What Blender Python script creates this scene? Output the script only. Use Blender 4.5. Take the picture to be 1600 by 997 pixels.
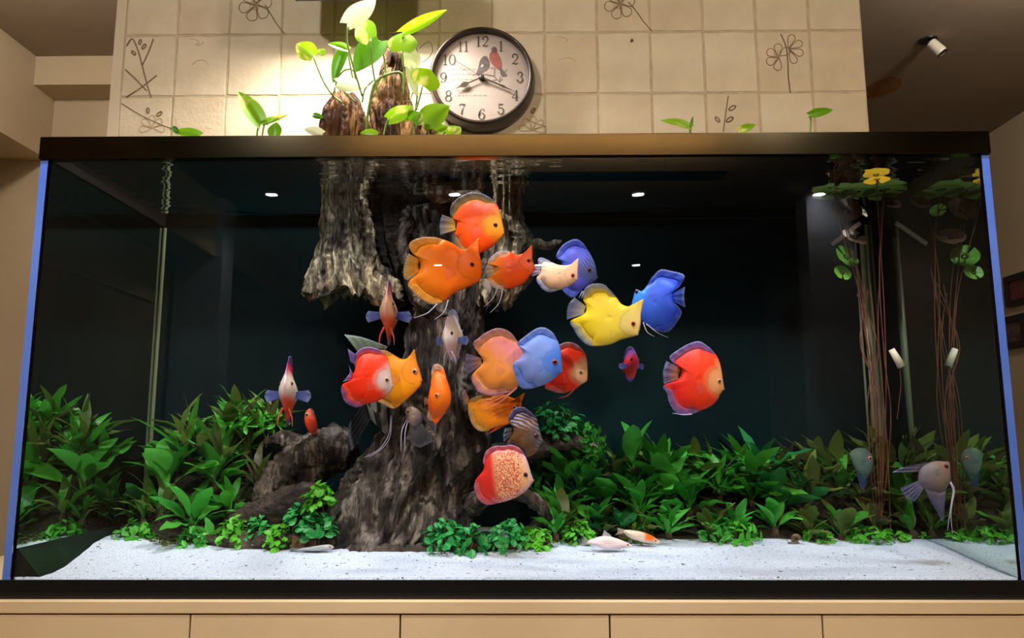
import bpy, bmesh, math, random
from math import sin, cos, pi, radians, sqrt, exp
from mathutils import Vector, Matrix, Euler, noise

for _o in list(bpy.data.objects):
    bpy.data.objects.remove(_o)
SC = bpy.context.scene
COL = SC.collection
random.seed(7)

# ---------------------------------------------------------------- camera
CAM_LOC = Vector((0.0164, -1.396, 0.284))
CAM_ROT = Euler((radians(98.5), radians(0.1), radians(0.67)), 'XYZ')
F = 1200.0
cam_data = bpy.data.cameras.new('camera')
cam_data.sensor_width = 36.0
cam_data.lens = 36.0 * F / 1600.0
cam_data.clip_start = 0.05
cam = bpy.data.objects.new('camera', cam_data)
COL.objects.link(cam)
cam.location = CAM_LOC
cam.rotation_euler = CAM_ROT
SC.camera = cam
RM = CAM_ROT.to_matrix()

# ---------------------------------------------------------------- world and exposure
world = bpy.data.worlds.new('world')
SC.world = world
world.use_nodes = True
bgn = world.node_tree.nodes['Background']
bgn.inputs[0].default_value = (1.0, 0.86, 0.68, 1)
bgn.inputs[1].default_value = 0.08
SC.view_settings.view_transform = 'Standard'
SC.view_settings.look = 'None'
SC.view_settings.exposure = 0.0
SC.view_settings.gamma = 1.0
SC.view_settings.use_curve_mapping = False
SC.cycles.caustics_reflective = False
SC.cycles.caustics_refractive = False
SC.cycles.transparent_max_bounces = 24

CEIL = 1.884
FLOOR = -0.80

def light(name, kind, loc, power, color, aim=None, parent=None, **kw):
    ld = bpy.data.lights.new(name, kind)
    ld.energy = power
    ld.color = color
    for k, v in kw.items():
        setattr(ld, k, v)
    o = bpy.data.objects.new(name, ld)
    COL.objects.link(o)
    o.location = loc
    if aim is not None:
        d = Vector(aim) - Vector(loc)
        o.rotation_euler = d.to_track_quat('-Z', 'Y').to_euler()
    return o

# added unseen ceiling spots over the tank front, aimed down into the water
ADDED_SPOT = [(-0.74, -0.50), (-0.25, -0.46), (0.25, -0.46), (0.74, -0.50)]
for _x, _y in ADDED_SPOT:
    light('added_tank_spot', 'SPOT', (_x, _y, CEIL - 0.14), 62.0, (0.84, 0.93, 1.0), aim=(_x * 0.88, 0.17, 0.05),
          spot_size=radians(42), spot_blend=0.5, shadow_soft_size=0.05)
# added unseen lamp, long and upward-facing, to brighten the ceiling behind the camera
light('added_uplight', 'AREA', (0.10, -2.60, 1.68), 62.0, (1.0, 0.74, 0.40), aim=(0.10, -2.60, 3.0),
      shape='RECTANGLE', size=2.0, size_y=0.08)
# downlights of the room (positions follow their reflections in the front pane)
DOWN = [(-1.655, -3.56), (-0.425, -3.58), (0.81, -3.60), (2.03, -3.62), (-0.77, -5.76), (0.19, -5.78), (1.12, -5.80)]
for _x, _y in DOWN:
    light('downlight_beam', 'SPOT', (_x, _y, CEIL - 0.02), 20.0, (1.0, 0.88, 0.72), aim=(_x, _y, -1),
          spot_size=radians(120), spot_blend=0.6, shadow_soft_size=0.05)
# added unseen opal globes that brighten the walls left and right (they light through their own glow)
ADDED_GLOBES = [(-1.62, 0.62), (1.75, 0.75)]
# two added unseen spots further forward, brightening the cabinet, the tiles and the walls beside the tank
for _x, _t, _c in ((-1.05, -0.45, (1.0, 0.92, 0.80)), (1.15, 0.45, (1.0, 0.85, 0.62))):
    light('added_wash_beam', 'SPOT', (_x, -1.75, CEIL - 0.10), 98.0, _c, aim=(_t, 0.3, 0.25),
          spot_size=radians(95), spot_blend=0.8, shadow_soft_size=0.08)

# ---------------------------------------------------------------- helpers
def ray(px, py):
    return (RM @ Vector(((px - 800.0) / F, -(py - 498.5) / F, -1.0)))

def at(px, py, Y):
    """point of the plane at depth Y behind the front glass that stands at that place of the photograph"""
    d = ray(px, py)
    t = (Y - CAM_LOC.y) / d.y
    return CAM_LOC + d * t

def proj(p):
    q = RM.transposed() @ (Vector(p) - CAM_LOC)
    return (800 + F * q.x / -q.z, 498.5 - F * q.y / -q.z)

def srgb(r, g, b):
    def f(c):
        c /= 255.0
        return c / 12.92 if c <= 0.04045 else ((c + 0.055) / 1.055) ** 2.4
    return (f(r), f(g), f(b))

def lerp(a, b, t):
    return tuple(a[i] + (b[i] - a[i]) * t for i in range(len(a)))

def sst(a, b, x):
    if a == b:
        return 1.0 if x >= b else 0.0
    t = min(1.0, max(0.0, (x - a) / (b - a)))
    return t * t * (3 - 2 * t)

def tag(o, label=None, cat=None, group=None, kind=None):
    if label: o['label'] = label
    if cat: o['category'] = cat
    if group: o['group'] = group
    if kind: o['kind'] = kind
    return o

def empty(name, loc=(0, 0, 0), label=None, cat=None, group=None, kind=None, rot=(0, 0, 0)):
    o = bpy.data.objects.new(name, None)
    o.empty_display_size = 0.02
    COL.objects.link(o)
    o.location = loc
    o.rotation_euler = rot
    return tag(o, label, cat, group, kind)

def make_mesh(name, verts, faces, cols=None, smooth=False, recalc=True, mats=None, fmat=None):
    me = bpy.data.meshes.new(name)
    me.from_pydata([tuple(v) for v in verts], [], faces)
    if mats:
        for m in mats: me.materials.append(m)
    if fmat:
        me.polygons.foreach_set('material_index', fmat)
    if cols is not None:
        ca = me.color_attributes.new('Col', 'FLOAT_COLOR', 'POINT')
        flat = []
        for c in cols:
            flat += [c[0], c[1], c[2], c[3] if len(c) > 3 else 1.0]
        ca.data.foreach_set('color', flat)
    if recalc:
        bm = bmesh.new(); bm.from_mesh(me)
        bmesh.ops.recalc_face_normals(bm, faces=bm.faces)
        bm.to_mesh(me); bm.free()
    if smooth:
        me.polygons.foreach_set('use_smooth', [True] * len(me.polygons))
    me.update()
    return me

def link(name, me, parent=None, loc=None, rot=None, scale=None):
    o = bpy.data.objects.new(name, me)
    COL.objects.link(o)
    if parent is not None: o.parent = parent
    if loc is not None: o.location = loc
    if rot is not None: o.rotation_euler = rot
    if scale is not None: o.scale = scale if hasattr(scale, '__len__') else (scale,) * 3
    return o

class MB:
    """collects shapes into one mesh"""
    def __init__(self):
        self.v = []; self.f = []; self.c = []
    def add(self, vs, fs, col=None):
        n = len(self.v)
        self.v += [tuple(v) for v in vs]
        self.f += [tuple(i + n for i in f) for f in fs]
        self.c += [col or (1, 1, 1, 1)] * len(vs)
        return self
    def box(self, x0, x1, y0, y1, z0, z1, col=None):
        v = [(x, y, z) for x in (x0, x1) for y in (y0, y1) for z in (z0, z1)]
        f = [(0, 1, 3, 2), (4, 6, 7, 5), (0, 4, 5, 1), (2, 3, 7, 6), (0, 2, 6, 4), (1, 5, 7, 3)]
        return self.add(v, f, col)
    def tube(self, pts, r, n=6, col=None, cap=True):
        pts = [Vector(p) for p in pts]
        rs = r if hasattr(r, '__len__') else [r] * len(pts)
        vs = []; fs = []
        up = Vector((0.13, 0.37, 0.92)).normalized()
        for i, p in enumerate(pts):
            d = (pts[min(i + 1, len(pts) - 1)] - pts[max(i - 1, 0)])
            d = d.normalized() if d.length > 1e-9 else Vector((0, 0, 1))
            a = d.cross(up)
            if a.length < 1e-3: a = d.cross(Vector((1, 0, 0)))
            a.normalize(); b = a.cross(d)
            for k in range(n):
                t = 2 * pi * k / n
                vs.append(p + (a * cos(t) + b * sin(t)) * rs[i])
        for i in range(len(pts) - 1):
            for k in range(n):
                fs.append((i * n + k, i * n + (k + 1) % n, (i + 1) * n + (k + 1) % n, (i + 1) * n + k))
        if cap:
            fs.append(tuple(range(n))); fs.append(tuple((len(pts) - 1) * n + k for k in range(n)))
        return self.add(vs, fs, col)
    def lathe(self, prof, center=(0, 0, 0), axis='Z', n=32, col=None):
        vs = []; fs = []
        c = Vector(center)
        for (r, h) in prof:
            for k in range(n):
                t = 2 * pi * k / n
                if axis == 'Z': q = Vector((r * cos(t), r * sin(t), h))
                elif axis == 'Y': q = Vector((r * cos(t), h, r * sin(t)))
                else: q = Vector((h, r * cos(t), r * sin(t)))
                vs.append(c + q)
        m = len(prof)
        for i in range(m - 1):
            for k in range(n):
                fs.append((i * n + k, i * n + (k + 1) % n, (i + 1) * n + (k + 1) % n, (i + 1) * n + k))
        fs.append(tuple(range(n))); fs.append(tuple((m - 1) * n + k for k in range(n)))
        return self.add(vs, fs, col)
    def ball(self, c, rx, ry, rz, n=12, m=8, col=None):
        vs = []; fs = []
        for j in range(1, m):
            th = pi * j / m
            for k in range(n):
                ph = 2 * pi * k / n
                vs.append((c[0] + rx * sin(th) * cos(ph), c[1] + ry * sin(th) * sin(ph), c[2] + rz * cos(th)))
        for j in range(m - 2):
            for k in range(n):
                fs.append((j * n + k, j * n + (k + 1) % n, (j + 1) * n + (k + 1) % n, (j + 1) * n + k))
        t = len(vs); vs.append((c[0], c[1], c[2] + rz)); b = len(vs); vs.append((c[0], c[1], c[2] - rz))
        for k in range(n):
            fs.append((t, (k + 1) % n, k)); fs.append((b, (m - 2) * n + k, (m - 2) * n + (k + 1) % n))
        return self.add(vs, fs, col)
    def prism(self, poly, y0, y1, col=None):
        """polygon in x,z pulled from y0 to y1"""
        n = len(poly)
        vs = [(x, y0, z) for x, z in poly] + [(x, y1, z) for x, z in poly]
        fs = [tuple(range(n)), tuple(range(2 * n - 1, n - 1, -1))]
        fs += [(k, (k + 1) % n, n + (k + 1) % n, n + k) for k in range(n)]
        return self.add(vs, fs, col)
    def build(self, name, mat, parent=None, smooth=False, usecol=False, bevel=0.0):
        me = make_mesh(name, self.v, self.f, self.c if usecol else None, smooth)
        me.materials.append(mat)
        if bevel:
            bm = bmesh.new(); bm.from_mesh(me)
            bmesh.ops.bevel(bm, geom=list(bm.edges), offset=bevel, segments=2, affect='EDGES', profile=0.6)
            bm.to_mesh(me); bm.free()
        return link(name, me, parent)

def catmull(pts, S, closed=False):
    n = len(pts); out = []
    rng = n if closed else n - 1
    for i in range(rng):
        p0 = pts[(i - 1) % n] if closed else pts[max(i - 1, 0)]
        p1 = pts[i]; p2 = pts[(i + 1) % n]
        p3 = pts[(i + 2) % n] if closed else pts[min(i + 2, n - 1)]
        for s in range(S):
            t = s / S
            out.append(tuple(0.5 * (2 * b + (c - a) * t + (2 * a - 5 * b + 4 * c - d) * t * t + (3 * b - a - 3 * c + d) * t ** 3)
                             for a, b, c, d in zip(p0, p1, p2, p3)))
    if not closed: out.append(tuple(pts[-1]))
    return out

def resample(pts, n):
    L = [0.0]
    for i in range(1, len(pts)):
        L.append(L[-1] + sqrt(sum((a - b) ** 2 for a, b in zip(pts[i], pts[i - 1]))))
    tot = L[-1] or 1e-9; out = []; j = 0
    for k in range(n):
        s = tot * k / (n - 1)
        while j < len(pts) - 2 and L[j + 1] < s: j += 1
        d = (L[j + 1] - L[j]) or 1e-9
        t = min(1, max(0, (s - L[j]) / d))
        out.append(tuple(a + (b - a) * t for a, b in zip(pts[j], pts[j + 1])))
    return out

# ---------------------------------------------------------------- materials
def new_mat(name):
    m = bpy.data.materials.new(name); m.use_nodes = True
    nt = m.node_tree
    return m, nt, nt.nodes['Principled BSDF'], nt.nodes['Material Output']

def nd(nt, typ, **kw):
    n = nt.nodes.new(typ)
    for k, v in kw.items(): setattr(n, k, v)
    return n

def mat(name, col, rough=0.6, metal=0.0, var=None, scale=20.0, detail=4.0, bump=0.0, bscale=None, spec=0.5, emit=None, estr=0.0,
        stretch=(1, 1, 1), bdist=0.01):
    m, nt, b, out = new_mat(name)
    b.inputs['Roughness'].default_value = rough
    b.inputs['Metallic'].default_value = metal
    b.inputs['Specular IOR Level'].default_value = spec
    b.inputs['Base Color'].default_value = (*col, 1)
    tc = nd(nt, 'ShaderNodeTexCoord'); mp = nd(nt, 'ShaderNodeMapping')
    mp.inputs['Scale'].default_value = stretch
    nt.links.new(tc.outputs['Object'], mp.inputs[0])
    if var is not None:
        nz = nd(nt, 'ShaderNodeTexNoise'); nz.inputs['Scale'].default_value = scale; nz.inputs['Detail'].default_value = detail
        nt.links.new(mp.outputs[0], nz.inputs['Vector'])
        rp = nd(nt, 'ShaderNodeValToRGB')
        rp.color_ramp.elements[0].position = 0.34; rp.color_ramp.elements[0].color = (*col, 1)
        rp.color_ramp.elements[1].position = 0.66; rp.color_ramp.elements[1].color = (*var, 1)
        nt.links.new(nz.outputs['Fac'], rp.inputs[0]); nt.links.new(rp.outputs[0], b.inputs['Base Color'])
    if bump:
        n2 = nd(nt, 'ShaderNodeTexNoise'); n2.inputs['Scale'].default_value = bscale or scale * 3; n2.inputs['Detail'].default_value = 6
        nt.links.new(mp.outputs[0], n2.inputs['Vector'])
        bp = nd(nt, 'ShaderNodeBump'); bp.inputs['Strength'].default_value = bump; bp.inputs['Distance'].default_value = bdist
        nt.links.new(n2.outputs['Fac'], bp.inputs['Height']); nt.links.new(bp.outputs[0], b.inputs['Normal'])
    if emit is not None:
        b.inputs['Emission Color'].default_value = (*emit, 1); b.inputs['Emission Strength'].default_value = estr
    return m

M = {}
M['wall'] = mat('wall_paint', srgb(204, 188, 162), 0.8, var=srgb(196, 178, 150), scale=3, bump=0.06, bscale=160)
M['ceiling'] = mat('ceiling_paint', srgb(164, 148, 132), 0.85, var=srgb(154, 138, 122), scale=2, bump=0.05, bscale=120)
M['floor'] = mat('floor_tile', srgb(74, 60, 48), 0.4, var=srgb(60, 50, 40), scale=4)
M['tile'] = mat('cream_tile', srgb(228, 212, 188), 0.55, var=srgb(214, 196, 170), scale=9, detail=6, bump=0.35, bscale=70, bdist=0.004)
M['tile2'] = mat('tan_tile', srgb(222, 204, 178), 0.55, var=srgb(208, 188, 160), scale=11, detail=6, bump=0.45, bscale=110, bdist=0.004)
M['grout'] = mat('tile_grout', srgb(206, 188, 160), 0.9, var=srgb(188, 168, 138), scale=40)
M['plaster'] = mat('plaster_edge', srgb(222, 206, 184), 0.7, var=srgb(214, 196, 172), scale=6)
M['relief'] = mat('tile_relief', srgb(120, 98, 72), 0.7, var=srgb(146, 120, 90), scale=60)
M['relief_pale'] = mat('tile_relief_pale', srgb(176, 152, 118), 0.7, var=srgb(194, 172, 138), scale=60)
M['blackframe'] = mat('black_glossy_trim', (0.062, 0.052, 0.034), 0.11, metal=1.0, var=(0.053, 0.044, 0.029), scale=6, stretch=(1, 8, 8))
M['blackbase'] = mat('black_base_trim', srgb(14, 13, 14), 0.35)
M['strip'] = mat('dark_strip', srgb(18, 26, 26), 0.25, var=srgb(24, 36, 34), scale=30)
M['cabinet'] = mat('cream_cabinet', srgb(222, 192, 152), 0.5, var=srgb(216, 185, 145), scale=3)
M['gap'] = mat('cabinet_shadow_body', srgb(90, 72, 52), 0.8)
M['silicone'] = mat('silicone', srgb(110, 120, 96), 0.4)
M['back'] = mat('dark_background_film', (0.0022, 0.0055, 0.0075), 0.6, var=(0.0022, 0.014, 0.016), scale=1.6, spec=0.05)
M['edge'] = mat('glass_edge_glow', srgb(98, 128, 214), 0.22, var=srgb(78, 112, 206), scale=5)  # blue tank light glowing in the cut edges, put into the base colour
M['rail'] = mat('white_rail', srgb(226, 214, 196), 0.5)
M['pillar'] = mat('blue_cast_pillar', srgb(196, 212, 240), 0.7)  # cool cast of the reflected pillars put into their base colour
M['curtain'] = mat('dark_room_wall', srgb(70, 58, 48), 0.9)
M['black'] = mat('black_paint', srgb(20, 19, 19), 0.4)
M['white'] = mat('white_plastic', srgb(226, 220, 206), 0.4)
M['lampglow'] = mat('lamp_glow', (1, 1, 1), 0.5, emit=(1.0, 0.93, 0.84), estr=70.0)
M['ledglow'] = mat('led_glow', (1, 1, 1), 0.5, emit=(1.0, 0.95, 0.86), estr=3.0)
M['clockrim'] = mat('clock_rim', srgb(46, 34, 29), 0.32, var=srgb(54, 41, 34), scale=20)
M['dial'] = mat('clock_dial', srgb(166, 150, 144), 0.6, var=srgb(152, 136, 130), scale=14, detail=5)
M['ink'] = mat('clock_ink', srgb(58, 44, 32), 0.6)
M['inkpale'] = mat('clock_ink_pale', srgb(84, 70, 60), 0.7)
M['hand'] = mat('clock_hand', srgb(52, 40, 28), 0.4)
M['birdred'] = mat('print_rose', srgb(140, 72, 66), 0.7, var=srgb(118, 60, 56), scale=120)
M['birdgrey'] = mat('print_grey', srgb(92, 80, 78), 0.7, var=srgb(70, 60, 60), scale=120)
M['stain'] = mat('ceiling_stain', srgb(150, 96, 40), 0.85, var=srgb(158, 116, 72), scale=40)
M['picframe'] = mat('picture_frame', srgb(28, 20, 18), 0.4)
M['picture'] = mat('picture_print', srgb(86, 36, 44), 0.5, var=srgb(122, 66, 70), scale=26, detail=6)
M['picture2'] = mat('picture_print_violet', srgb(66, 40, 52), 0.5, var=srgb(116, 92, 104), scale=22, detail=6)

def wood_mat(name, c1, c2, c3, stretch=(1, 1, 0.28), bump=0.9, sc=26):
    m, nt, b, out = new_mat(name)
    b.inputs['Roughness'].default_value = 0.78
    b.inputs['Specular IOR Level'].default_value = 0.25
    tc = nd(nt, 'ShaderNodeTexCoord'); mp = nd(nt, 'ShaderNodeMapping'); mp.inputs['Scale'].default_value = stretch
    nt.links.new(tc.outputs['Object'], mp.inputs[0])
    n1 = nd(nt, 'ShaderNodeTexNoise'); n1.inputs['Scale'].default_value = sc; n1.inputs['Detail'].default_value = 8; n1.inputs['Roughness'].default_value = 0.65
    n1.inputs['Distortion'].default_value = 0.6
    nt.links.new(mp.outputs[0], n1.inputs['Vector'])
    rp = nd(nt, 'ShaderNodeValToRGB')
    e = rp.color_ramp.elements
    e[0].position = 0.38; e[0].color = (*c1, 1); e[1].position = 0.66; e[1].color = (*c3, 1)
    k = e.new(0.52); k.color = (*c2, 1)
    nt.links.new(n1.outputs['Fac'], rp.inputs[0]); nt.links.new(rp.outputs[0], b.inputs['Base Color'])
    n2 = nd(nt, 'ShaderNodeTexNoise'); n2.inputs['Scale'].default_value = sc * 3.4; n2.inputs['Detail'].default_value = 8; n2.inputs['Distortion'].default_value = 1.2
    nt.links.new(mp.outputs[0], n2.inputs['Vector'])
    mx = nd(nt, 'ShaderNodeMath', operation='ADD'); nt.links.new(n1.outputs['Fac'], mx.inputs[0]); nt.links.new(n2.outputs['Fac'], mx.inputs[1])
    bp = nd(nt, 'ShaderNodeBump'); bp.inputs['Strength'].default_value = bump; bp.inputs['Distance'].default_value = 0.008
    nt.links.new(mx.outputs[0], bp.inputs['Height']); nt.links.new(bp.outputs[0], b.inputs['Normal'])
    return m
M['wood'] = wood_mat('driftwood', srgb(22, 18, 16), srgb(70, 60, 54), srgb(150, 137, 126), bump=1.0, sc=30)
M['wooddark'] = wood_mat('driftwood_dark', srgb(34, 28, 26), srgb(66, 56, 50), srgb(100, 88, 78), stretch=(0.6, 0.6, 1))
M['woodtop'] = wood_mat('driftwood_dry', srgb(46, 26, 16), srgb(100, 62, 36), srgb(186, 140, 90), sc=34)
M['woodpale'] = wood_mat('driftwood_pale', srgb(30, 25, 21), srgb(112, 100, 80), srgb(216, 202, 168), sc=40)
M['block'] = wood_mat('cut_wood_block', srgb(72, 48, 36), srgb(104, 74, 56), srgb(130, 96, 74), sc=40, bump=0.4)
M['soil'] = mat('dark_soil', srgb(30, 25, 20), 0.95, var=srgb(50, 42, 32), scale=90, bump=0.8, bscale=120)

def sand_mat():
    m, nt, b, out = new_mat('white_sand')
    b.inputs['Roughness'].default_value = 0.95
    b.inputs['Specular IOR Level'].default_value = 0.1
    tc = nd(nt, 'ShaderNodeTexCoord')
    n1 = nd(nt, 'ShaderNodeTexNoise'); n1.inputs['Scale'].default_value = 420; n1.inputs['Detail'].default_value = 3
    nt.links.new(tc.outputs['Object'], n1.inputs['Vector'])
    r1 = nd(nt, 'ShaderNodeValToRGB'); e = r1.color_ramp.elements
    e[0].position = 0.30; e[0].color = (*srgb(150, 162, 186), 1); e[1].position = 0.58; e[1].color = (*srgb(212, 222, 240), 1)
    nt.links.new(n1.outputs['Fac'], r1.inputs[0])
    n2 = nd(nt, 'ShaderNodeTexNoise'); n2.inputs['Scale'].default_value = 95; n2.inputs['Detail'].default_value = 2
    nt.links.new(tc.outputs['Object'], n2.inputs['Vector'])
    r2 = nd(nt, 'ShaderNodeValToRGB'); e = r2.color_ramp.elements
    e[0].position = 0.30; e[0].color = (*srgb(96, 84, 76), 1); e[1].position = 0.325; e[1].color = (1, 1, 1, 1)
    nt.links.new(n2.outputs['Fac'], r2.inputs[0])
    mx = nd(nt, 'ShaderNodeMix', data_type='RGBA', blend_type='MULTIPLY'); mx.inputs[0].default_value = 1.0
    nt.links.new(r1.outputs[0], mx.inputs[6]); nt.links.new(r2.outputs[0], mx.inputs[7]); nt.links.new(mx.outputs[2], b.inputs['Base Color'])
    bp = nd(nt, 'ShaderNodeBump'); bp.inputs['Strength'].default_value = 0.5; bp.inputs['Distance'].default_value = 0.002
    nt.links.new(n1.outputs['Fac'], bp.inputs['Height']); nt.links.new(bp.outputs[0], b.inputs['Normal'])
    return m
M['sand'] = sand_mat()

def glass_mat(name, f0=0.05, tint=(1, 1, 1)):
    m, nt, b, out = new_mat(name)
    nt.nodes.remove(b)
    lw = nd(nt, 'ShaderNodeLayerWeight'); lw.inputs['Blend'].default_value = 0.5
    pw = nd(nt, 'ShaderNodeMath', operation='POWER'); pw.inputs[1].default_value = 5.0
    nt.links.new(lw.outputs['Facing'], pw.inputs[0])
    ma = nd(nt, 'ShaderNodeMath', operation='MULTIPLY_ADD'); ma.inputs[1].default_value = 1 - f0; ma.inputs[2].default_value = f0
    nt.links.new(pw.outputs[0], ma.inputs[0])
    gl = nd(nt, 'ShaderNodeBsdfGlossy'); gl.inputs['Roughness'].default_value = 0.0
    tr = nd(nt, 'ShaderNodeBsdfTransparent'); tr.inputs[0].default_value = (*tint, 1)
    mx = nd(nt, 'ShaderNodeMixShader')
    nt.links.new(ma.outputs[0], mx.inputs[0]); nt.links.new(tr.outputs[0], mx.inputs[1]); nt.links.new(gl.outputs[0], mx.inputs[2])
    nt.links.new(mx.outputs[0], out.inputs[0])
    return m
M['glass'] = glass_mat('front_glass', 0.05)
M['clear'] = glass_mat('clear_inner_face', 0.0)

def mirror_mat(name, col, rough, fac):
    """inner face of a side pane: total internal reflection of the water side"""
    m, nt, b, out = new_mat(name)
    b.inputs['Base Color'].default_value = (*srgb(16, 20, 18), 1); b.inputs['Roughness'].default_value = 0.3
    gl = nd(nt, 'ShaderNodeBsdfGlossy'); gl.inputs['Roughness'].default_value = rough; gl.inputs['Color'].default_value = (*col, 1)
    mx = nd(nt, 'ShaderNodeMixShader'); mx.inputs[0].default_value = fac
    nt.links.new(b.outputs[0], mx.inputs[1]); nt.links.new(gl.outputs[0], mx.inputs[2]); nt.links.new(mx.outputs[0], out.inputs[0])
    return m
M['sidein'] = mirror_mat('side_glass_inside', (0.70, 0.82, 0.76), 0.004, 0.82)

def water_mat():
    m, nt, b, out = new_mat('water_surface')
    nt.nodes.remove(b)
    lw = nd(nt, 'ShaderNodeLayerWeight'); lw.inputs['Blend'].default_value = 0.5
    rp = nd(nt, 'ShaderNodeValToRGB'); e = rp.color_ramp.elements
    e[0].position = 0.36; e[0].color = (0.02, 0.02, 0.02, 1); e[1].position = 0.56; e[1].color = (1, 1, 1, 1)
    nt.links.new(lw.outputs['Facing'], rp.inputs[0])
    gl = nd(nt, 'ShaderNodeBsdfGlossy'); gl.inputs['Roughness'].default_value = 0.01; gl.inputs['Color'].default_value = (0.84, 0.88, 0.9, 1)
    tr = nd(nt, 'ShaderNodeBsdfTransparent')
    mx = nd(nt, 'ShaderNodeMixShader')
    nt.links.new(rp.outputs[0], mx.inputs[0]); nt.links.new(tr.outputs[0], mx.inputs[1]); nt.links.new(gl.outputs[0], mx.inputs[2])
    nt.links.new(mx.outputs[0], out.inputs[0])
    return m
M['water'] = water_mat()

def leaf_mat(name, c1, c2, c3=None, trans=0.3, rough=0.38, vscale=9.0, c3amt=0.0, spec=0.4):
    m, nt, b, out = new_mat(name)
    oi = nd(nt, 'ShaderNodeObjectInfo'); tc = nd(nt, 'ShaderNodeTexCoord')
    nz = nd(nt, 'ShaderNodeTexNoise'); nz.inputs['Scale'].default_value = vscale; nz.inputs['Detail'].default_value = 4
    ad = nd(nt, 'ShaderNodeVectorMath', operation='ADD')
    cm = nd(nt, 'ShaderNodeCombineXYZ'); ml = nd(nt, 'ShaderNodeMath', operation='MULTIPLY'); ml.inputs[1].default_value = 31.0
    nt.links.new(oi.outputs['Random'], ml.inputs[0]); nt.links.new(ml.outputs[0], cm.inputs[0])
    nt.links.new(tc.outputs['Object'], ad.inputs[0]); nt.links.new(cm.outputs[0], ad.inputs[1]); nt.links.new(ad.outputs[0], nz.inputs['Vector'])
    m1 = nd(nt, 'ShaderNodeMix', data_type='RGBA'); m1.inputs[6].default_value = (*c1, 1); m1.inputs[7].default_value = (*c2, 1)
    sm = nd(nt, 'ShaderNodeMath', operation='MULTIPLY_ADD'); sm.inputs[1].default_value = 0.55; 
    nt.links.new(nz.outputs['Fac'], sm.inputs[0])
    s2 = nd(nt, 'ShaderNodeMath', operation='MULTIPLY_ADD'); s2.inputs[1].default_value = 0.75; s2.inputs[2].default_value = -0.15
    nt.links.new(oi.outputs['Random'], s2.inputs[0]); nt.links.new(s2.outputs[0], sm.inputs[2])
    nt.links.new(sm.outputs[0], m1.inputs[0])
    colout = m1.outputs[2]
    if c3 is not None:
        rp = nd(nt, 'ShaderNodeValToRGB'); e = rp.color_ramp.elements
        e[0].position = c3amt; e[0].color = (1, 1, 1, 1); e[1].position = c3amt + 0.06; e[1].color = (0, 0, 0, 1)
        mp = nd(nt, 'ShaderNodeMapping'); mp.inputs['Scale'].default_value = (1.1, 3.4, 2)
        nt.links.new(ad.outputs[0], mp.inputs[0])
        n3 = nd(nt, 'ShaderNodeTexNoise'); n3.inputs['Scale'].default_value = vscale * 0.35; n3.inputs['Detail'].default_value = 5
        nt.links.new(mp.outputs[0], n3.inputs['Vector']); nt.links.new(n3.outputs['Fac'], rp.inputs[0])
        m3 = nd(nt, 'ShaderNodeMix', data_type='RGBA'); m3.inputs[7].default_value = (*c3, 1)
        nt.links.new(rp.outputs[0], m3.inputs[0]); nt.links.new(colout, m3.inputs[6]); colout = m3.outputs[2]
    nt.links.new(colout, b.inputs['Base Color'])
    b.inputs['Roughness'].default_value = rough; b.inputs['Specular IOR Level'].default_value = spec
    tl = nd(nt, 'ShaderNodeBsdfTranslucent'); nt.links.new(colout, tl.inputs[0])
    mx = nd(nt, 'ShaderNodeMixShader'); mx.inputs[0].default_value = trans
    nt.links.new(b.outputs[0], mx.inputs[1]); nt.links.new(tl.outputs[0], mx.inputs[2]); nt.links.new(mx.outputs[0], out.inputs[0])
    return m
M['leaf_bright'] = leaf_mat('leaf_bright', srgb(48, 156, 48), srgb(110, 212, 92))
M['leaf_mid'] = leaf_mat('leaf_mid', srgb(38, 122, 36), srgb(92, 182, 62))
M['leaf_dark'] = leaf_mat('leaf_dark', srgb(28, 98, 48), srgb(54, 146, 82))
M['leaf_olive'] = leaf_mat('leaf_olive', srgb(72, 96, 38), srgb(124, 142, 70))
M['leaf_brown'] = leaf_mat('leaf_brown', srgb(70, 66, 44), srgb(112, 108, 76))
M['leaf_petite'] = leaf_mat('leaf_petite', srgb(52, 156, 34), srgb(118, 210, 60), vscale=60)
M['leaf_petite_dark'] = leaf_mat('leaf_petite_dark', srgb(28, 122, 52), srgb(64, 176, 88), vscale=60)
M['leaf_moss'] = leaf_mat('leaf_moss', srgb(90, 110, 34), srgb(150, 160, 70), vscale=60)
M['leaf_gold'] = leaf_mat('leaf_gold', srgb(150, 120, 30), srgb(190, 160, 60))
M['pothos'] = leaf_mat('pothos_leaf', srgb(92, 156, 14), srgb(156, 206, 22), srgb(232, 236, 130), trans=0.35, vscale=1.6, c3amt=0.40, rough=0.3)
M['pothos_dark'] = leaf_mat('pothos_leaf_dark', srgb(50, 110, 16), srgb(86, 146, 22), srgb(170, 196, 56), trans=0.3, vscale=1.6, c3amt=0.34, rough=0.3)
M['pothos_pale'] = leaf_mat('pothos_leaf_pale', srgb(206, 216, 150), srgb(236, 240, 206), srgb(120, 176, 40), trans=0.3, vscale=1.6, c3amt=0.36, rough=0.3)
M['pothos_stem'] = mat('pothos_stem', srgb(96, 132, 44), 0.5, var=srgb(130, 160, 60), scale=60)
M['plantstem'] = mat('plant_stem', srgb(56, 92, 36), 0.6, var=srgb(84, 110, 50), scale=60)
M['lotusstem'] = mat('lily_stem', srgb(122, 70, 48), 0.6, var=srgb(84, 48, 36), scale=30)
M['root'] = mat('plant_root', srgb(60, 44, 30), 0.9, var=srgb(84, 64, 44), scale=80)
M['pad'] = leaf_mat('lily_pad', srgb(70, 96, 40), srgb(98, 124, 56), trans=0.3, vscale=20)
M['padgold'] = leaf_mat('lily_pad_gold', srgb(236, 176, 30), srgb(250, 206, 60), trans=0.5, vscale=20)
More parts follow.
